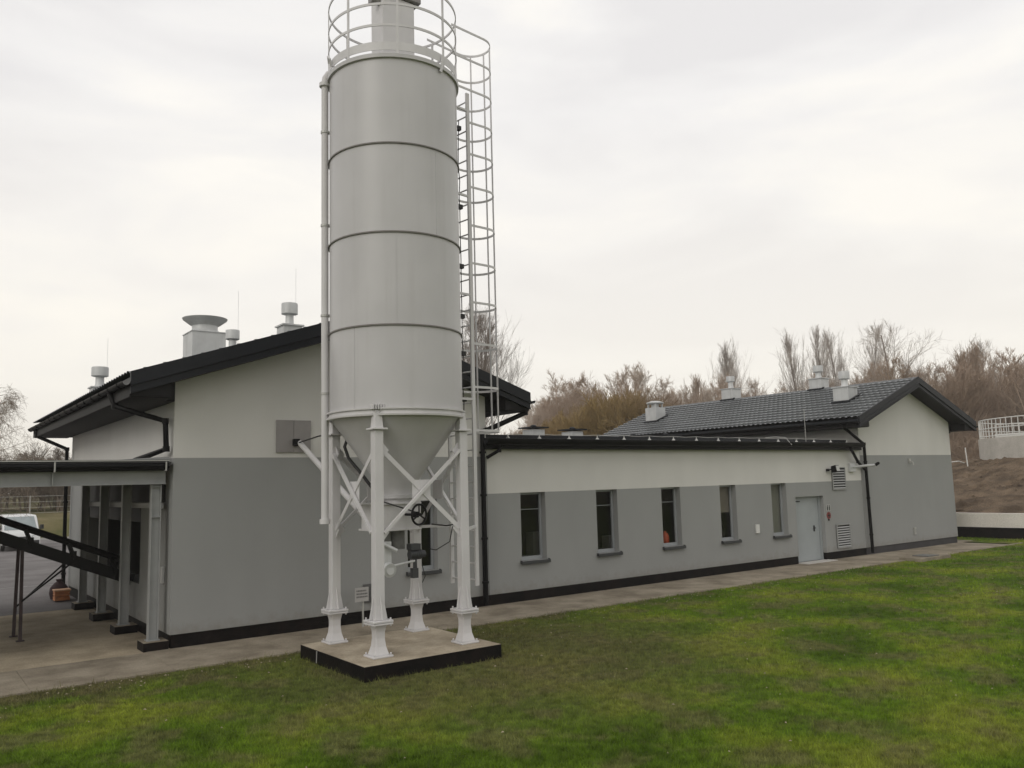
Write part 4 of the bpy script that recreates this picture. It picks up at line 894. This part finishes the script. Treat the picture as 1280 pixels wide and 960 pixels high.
def np_mesh(name, V, Fc, m, parent=None, loc=(0, 0, 0)):
    me = bpy.data.meshes.new(name); nv, nf = len(V), len(Fc)
    me.vertices.add(nv); me.vertices.foreach_set('co', V.astype(np.float32).ravel())
    me.loops.add(nf*3); me.loops.foreach_set('vertex_index', Fc.astype(np.int32).ravel())
    me.polygons.add(nf); me.polygons.foreach_set('loop_start', np.arange(0, nf*3, 3, dtype=np.int32)); me.update(calc_edges=True)
    me.materials.append(m); o = bpy.data.objects.new(name, me); COL.objects.link(o); o.location = loc
    if parent: o.parent = parent
    return o

def tree(name, x, y, z, data, label, group=None, crown=TWIG):
    t = thing(name, (x, y, z), label, 'tree', group)
    np_mesh('trunk', *data[0], BARK, t); np_mesh('crown', *data[1], crown, t); return t

tree('bare_tree', 15.4, 18.5, 0, gen_tree(5, 11.9, .27, .8, 26, 3, .12, stems=3, tw=.006, dens=1.3), 'tall bare tree rising behind the hall roof just right of the silo')
tree('poplar_tree', 69, 43.8, 0, gen_tree(11, 18.5, .17, 1.2, 44, 3, .13, stems=2, tw=.010, dens=.8), 'narrow bare poplar alone above the middle of the tiled roof', 'bare poplars on the skyline', PALEWOOD)
tree('poplar_tree', 71.1, 35.9, 0, gen_tree(12, 18.4, .15, 1.2, 54, 3, .15, tw=.010, stems=2, dens=.8), 'narrow bare poplar, leftmost of the trio above the annex roof', 'bare poplars on the skyline', PALEWOOD)
tree('poplar_tree', 73.6, 34.0, 0, gen_tree(13, 18.7, .13, 1.2, 40, 3, .12, tw=.010, dens=.8), 'narrow bare poplar in the middle of the trio above the annex roof', 'bare poplars on the skyline', PALEWOOD)
tree('poplar_tree', 71.4, 29.6, 0, gen_tree(14, 17.3, .15, 1.1, 42, 3, .12, tw=.010, dens=.8), 'narrow bare poplar, rightmost of the trio above the annex roof', 'bare poplars on the skyline', PALEWOOD)
tree('bare_tree', 59.3, 20.0, 0, gen_tree(15, 15.3, .5, .55, 30, 3, .22, tw=.010), 'broad open bare tree above the ridge end of the annex roof', None, PALEWOOD)
tree('bare_tree', 71.6, 17.4, 0, gen_tree(16, 14.2, .42, .6, 34, 3, .17, tw=.010), 'tall bare tree on the skyline above the round tank', None, PALEWOOD)
tree('bare_willow', -5.9, 22.5, 0, gen_tree(17, 8.2, 1.0, .2, 26, 3, .09, droop=.8, stems=2, tw=.006, dens=1.3), 'bare drooping willow at the left edge beyond the canopy', None, mat('willow_twigs', (.26, .21, .16), .9))

# woodland behind everything: one mass, assembled from seven different trees
def wood_mat(name, a, b, c):
    m = mat(name, a, .95, spec=.1); t = m.node_tree; bb = t.nodes['Principled BSDF']; NN = t.nodes.new
    g = [n for n in t.nodes if n.type == 'NEW_GEOMETRY'][0]
    n = NN('ShaderNodeTexNoise'); n.inputs['Scale'].default_value = .09; n.inputs['Detail'].default_value = 4; t.links.new(g.outputs['Position'], n.inputs[0])
    r = NN('ShaderNodeValToRGB'); el = r.color_ramp.elements; el[0].position = .38; el[0].color = (*a, 1); el[1].position = .62; el[1].color = (*b, 1); x = el.new(.5); x.color = (*c, 1)
    t.links.new(n.outputs[0], r.inputs[0]); t.links.new(r.outputs[0], bb.inputs['Base Color']); return m
WOOD = wood_mat('woodland_twigs', (.36, .275, .205), (.50, .42, .35), (.42, .325, .255))  # lightened so some distance haze sits in the twig colour
OCHRE = wood_mat('ochre_twigs', (.30, .215, .095), (.25, .185, .13), (.28, .20, .10))
def merge(vars_, places):
    Vs, Fs, off = [], [], 0
    for (x, y, z, k, sc, rot, sxy) in places:
        for V, Fc in vars_[k]:
            c, s = math.cos(rot), math.sin(rot); W_ = np.empty_like(V)
            W_[:, 0] = (V[:, 0]*c-V[:, 1]*s)*sc*sxy+x; W_[:, 1] = (V[:, 0]*s+V[:, 1]*c)*sc*sxy+y; W_[:, 2] = V[:, 2]*sc+z
            Vs.append(W_); Fs.append(Fc+off); off += len(V)
    return np.concatenate(Vs), np.concatenate(Fs)
var = [gen_tree(40+i, 10, (.3, .42, .55, .24, .45, .34, .5)[i], (.7, .4, .3, .9, .5, .6, .3)[i], (20, 16, 22, 24, 18, 20, 17)[i], 3, (.08, .1, .09, .07, .11, .08, .09)[i], stems=1+(i % 2), tw=.013, dens=.95) for i in range(7)]
shr = [gen_tree(60+i, 5, .5, .6, 12, 2, .03, stems=8, tw=.014, dens=1.6) for i in range(3)]
rng = np.random.default_rng(21)
CX, CY = CAM[0], CAM[1]
def polar(azd, r): a = math.radians(azd); return CX+r*math.sin(a), CY+r*math.cos(a)
# azimuth of pixel column u = 36.8 deg + atan((u-640)/1032)
pl = []
for i in range(460):
    azd = rng.uniform(34, 82); r = rng.uniform(84, 118); x, y = polar(azd, r)
    top = 13.0 if azd < 46 else (12.2 if azd < 62 else 12.0)
    if azd > 62: r = rng.uniform(74, 105); x, y = polar(azd, r); top = 11.6
    if azd < 39.5: top = 6.5+max(0, azd-35)*.9
    pl.append((x, y, 0, rng.integers(7), top/10*rng.uniform(.80, 1.10), rng.uniform(0, 6.28), rng.uniform(.8, 1.2)))
V, Fc = merge(var, pl); o = np_mesh('woodland', V, Fc, WOOD); o['kind'] = 'stuff'
pl = []
for i in range(300):
    azd = rng.uniform(36, 84); r = rng.uniform(70, 82) if azd < 62 else rng.uniform(68, 80); x, y = polar(azd, r)
    pl.append((x, y, 0, rng.integers(3), rng.uniform(.7, 1.15), rng.uniform(0, 6.28), rng.uniform(.9, 1.4)))
V, Fc = merge(shr, pl); o = np_mesh('undergrowth', V, Fc, WOOD); o['kind'] = 'stuff'
pl = []
for i in range(130):
    azd = rng.uniform(38.2, 51); r = rng.uniform(62, 74); x, y = polar(azd, r); hh = 1.25+.65*math.sin(math.radians((azd-38)/13*180))
    pl.append((x, y, 0, rng.integers(3), hh*rng.uniform(.85, 1.05), rng.uniform(0, 6.28), rng.uniform(.8, 1.1)))
V, Fc = merge(shr, pl); o = np_mesh('willow_thicket', V, Fc, OCHRE); o['kind'] = 'stuff'
pl = []
for i in range(90):
    x = rng.uniform(-12, 14); y = rng.uniform(60, 90)
    pl.append((x, y, 1.5, rng.integers(7), rng.uniform(.35, .56), rng.uniform(0, 6.28), rng.uniform(1., 1.6)))
for i in range(60):
    x = rng.uniform(-8, 10); y = rng.uniform(56, 62); pl.append((x, y, 1.3, rng.integers(7), rng.uniform(.28, .42), rng.uniform(0, 6.28), 1.6))
V, Fc = merge(var, pl); o = np_mesh('distant_copse', V, Fc, wood_mat('copse_twigs', (.15, .12, .095), (.22, .18, .145), (.18, .145, .11))); o['kind'] = 'stuff'
# fence line on the bank
fn = thing('wire_fence', (0, 53.5, 1.2), 'thin wire fence with grey posts on the bank beyond the yard', 'fence')
for k in range(7):
    x = -8.9+k*3.06; MB().box(x-.04, x+.04, 53.46, 53.54, 1.2, 2.75).build('post', GALV, fn)
m = MB()
for z in (1.5, 1.9, 2.3, 2.7): m.tube([(-9, 53.5, z), (9.6, 53.5, z)], .012, 4)
m.build('wires', GALV, fn)

# ------------------------------------------------------------------ grass blades
def grass():
    rg = np.random.default_rng(77); n = 1150000
    r = np.exp(rg.uniform(math.log(4.5), math.log(46), n)); a = YAW+rg.uniform(-.68, .66, n)
    x = CX+r*np.sin(a); y = CY+r*np.cos(a)
    edge = -1.93+.055*np.sin(x*3.1)*np.sin(x*7.7+1)+.03*np.sin(x*19)
    ok = (y < edge) | ((x > 27.3) & (y < 12))
    ok &= ~((x > PAD[0]-.02) & (x < PAD[1]+.02) & (y > PAD[2]-.02) & (y < PAD[3]+.02))
    ok &= np.hypot(x-tc_[0], y-tc_[1]) > 17.1
    ok &= ~((x > 18.33) & (x < 20.22) & (y > -2.47))
    x, y, r = x[ok], y[ok], r[ok]; n = len(x)
    # uneven growth in clumps
    g = np.sin(x*2.1+np.sin(y*1.7)*1.3)*np.sin(y*2.4+np.cos(x*1.3)*1.1)*.3+.3+.4*np.clip(np.sin(x*9.3+3*np.sin(y*4.1))*np.sin(y*8.7+3*np.cos(x*3.7)), 0, 1)*2
    h = (.022+.038*rg.random(n)**1.5)*(.65+.6*g); wd = np.maximum(.0030, r*.00030)*(.8+.5*rg.random(n)); th = rg.uniform(0, 2*np.pi, n)
    tall = (rg.random(n) < .006) | ((y > -2.05) & (rg.random(n) < .25)) | ((np.abs(x-(PAD[0]+PAD[1])/2) < 1.32) & (np.abs(y-(PAD[2]+PAD[3])/2) < 1.27) & (rg.random(n) < .5)); h[tall] *= 1.8
    lean = rg.uniform(.2, 1.1, n)*h; ph = rg.uniform(0, 2*np.pi, n)
    V = np.empty((n, 3, 3)); zb = -.024
    V[:, 0] = np.stack([x-wd*np.cos(th), y-wd*np.sin(th), np.full(n, zb)], 1); V[:, 1] = np.stack([x+wd*np.cos(th), y+wd*np.sin(th), np.full(n, zb)], 1)
    V[:, 2] = np.stack([x+lean*np.cos(ph), y+lean*np.sin(ph), zb+h], 1)
    # separate taller tufts
    m2 = 2600; tr_ = np.exp(rg.uniform(math.log(5), math.log(30), m2)); ta = YAW+rg.uniform(-.66, .64, m2); tx, ty = CX+tr_*np.sin(ta), CY+tr_*np.cos(ta)
    k2 = (ty < -2.0) & ~((tx > PAD[0]-.05) & (tx < PAD[1]+.05) & (ty > PAD[2]-.05) & (ty < PAD[3]+.05)); tx, ty, tr_ = tx[k2], ty[k2], tr_[k2]; nb = 16
    bx = np.repeat(tx, nb)+rg.normal(0, .018, len(tx)*nb); by = np.repeat(ty, nb)+rg.normal(0, .018, len(tx)*nb); hh = np.repeat(rg.uniform(.05, .095, len(tx)), nb)*rg.uniform(.6, 1.1, len(bx))
    ww = np.maximum(.0032, np.repeat(tr_, nb)*.0003); tt = rg.uniform(0, 6.28, len(bx)); ll = hh*rg.uniform(.2, .8, len(bx)); V2 = np.empty((len(bx), 3, 3))
    V2[:, 0] = np.stack([bx-ww*np.cos(tt), by-ww*np.sin(tt), np.full(len(bx), zb)], 1); V2[:, 1] = np.stack([bx+ww*np.cos(tt), by+ww*np.sin(tt), np.full(len(bx), zb)], 1)
    V2[:, 2] = np.stack([bx+ll*np.cos(tt+1.5), by+ll*np.sin(tt+1.5), zb+hh], 1); V = np.concatenate([V, V2]); n = len(V)
    o = np_mesh('grass', V.reshape(-1, 3), np.arange(3*n).reshape(-1, 3), BLADE); o['kind'] = 'stuff'
grass()
# pale litter and stones scattered along the lawn edge
rg = random.Random(9); m = MB()
for i in range(420):
    if i < 260: x = rg.uniform(-7, 16); y = -1.95-abs(rg.gauss(0, .45))
    else: x = rg.uniform(-7, 16); y = rg.uniform(-11, -2.2)
    if PAD[0]-.1 < x < PAD[1]+.1 and PAD[2]-.1 < y < PAD[3]+.1: continue
    s_ = rg.uniform(.008, .026); a = rg.uniform(0, 3.14); c, s = math.cos(a), math.sin(a)
    m.add([(x+c*s_, y+s*s_, .005), (x-s*s_*.6, y+c*s_*.6, .012), (x-c*s_, y-s*s_, .006), (x+s*s_*.6, y-c*s_*.6, .010), (x, y, .022)], [(0,1,4),(1,2,4),(2,3,4),(3,0,4)])
o = m.build('leaf_litter', mat('dry_leaf', (.32, .27, .19), .9, noise=.3, nscale=3)); o['kind'] = 'stuff'

# ------------------------------------------------------------------ haze
hm = bpy.data.materials.new('haze_air'); hm.use_nodes = True; t = hm.node_tree; t.nodes.clear()
o_ = t.nodes.new('ShaderNodeOutputMaterial'); pv = t.nodes.new('ShaderNodeVolumePrincipled'); pv.inputs['Color'].default_value = (.93, .91, .88, 1)
pv.inputs['Density'].default_value = .0008; t.links.new(pv.outputs[0], o_.inputs['Volume'])
hb = MB().box(-1000, 1000, -1000, 1000, -1.2, 24).build('haze', hm); hb['kind'] = 'stuff'

S.render.resolution_x, S.render.resolution_y = 1024, 768
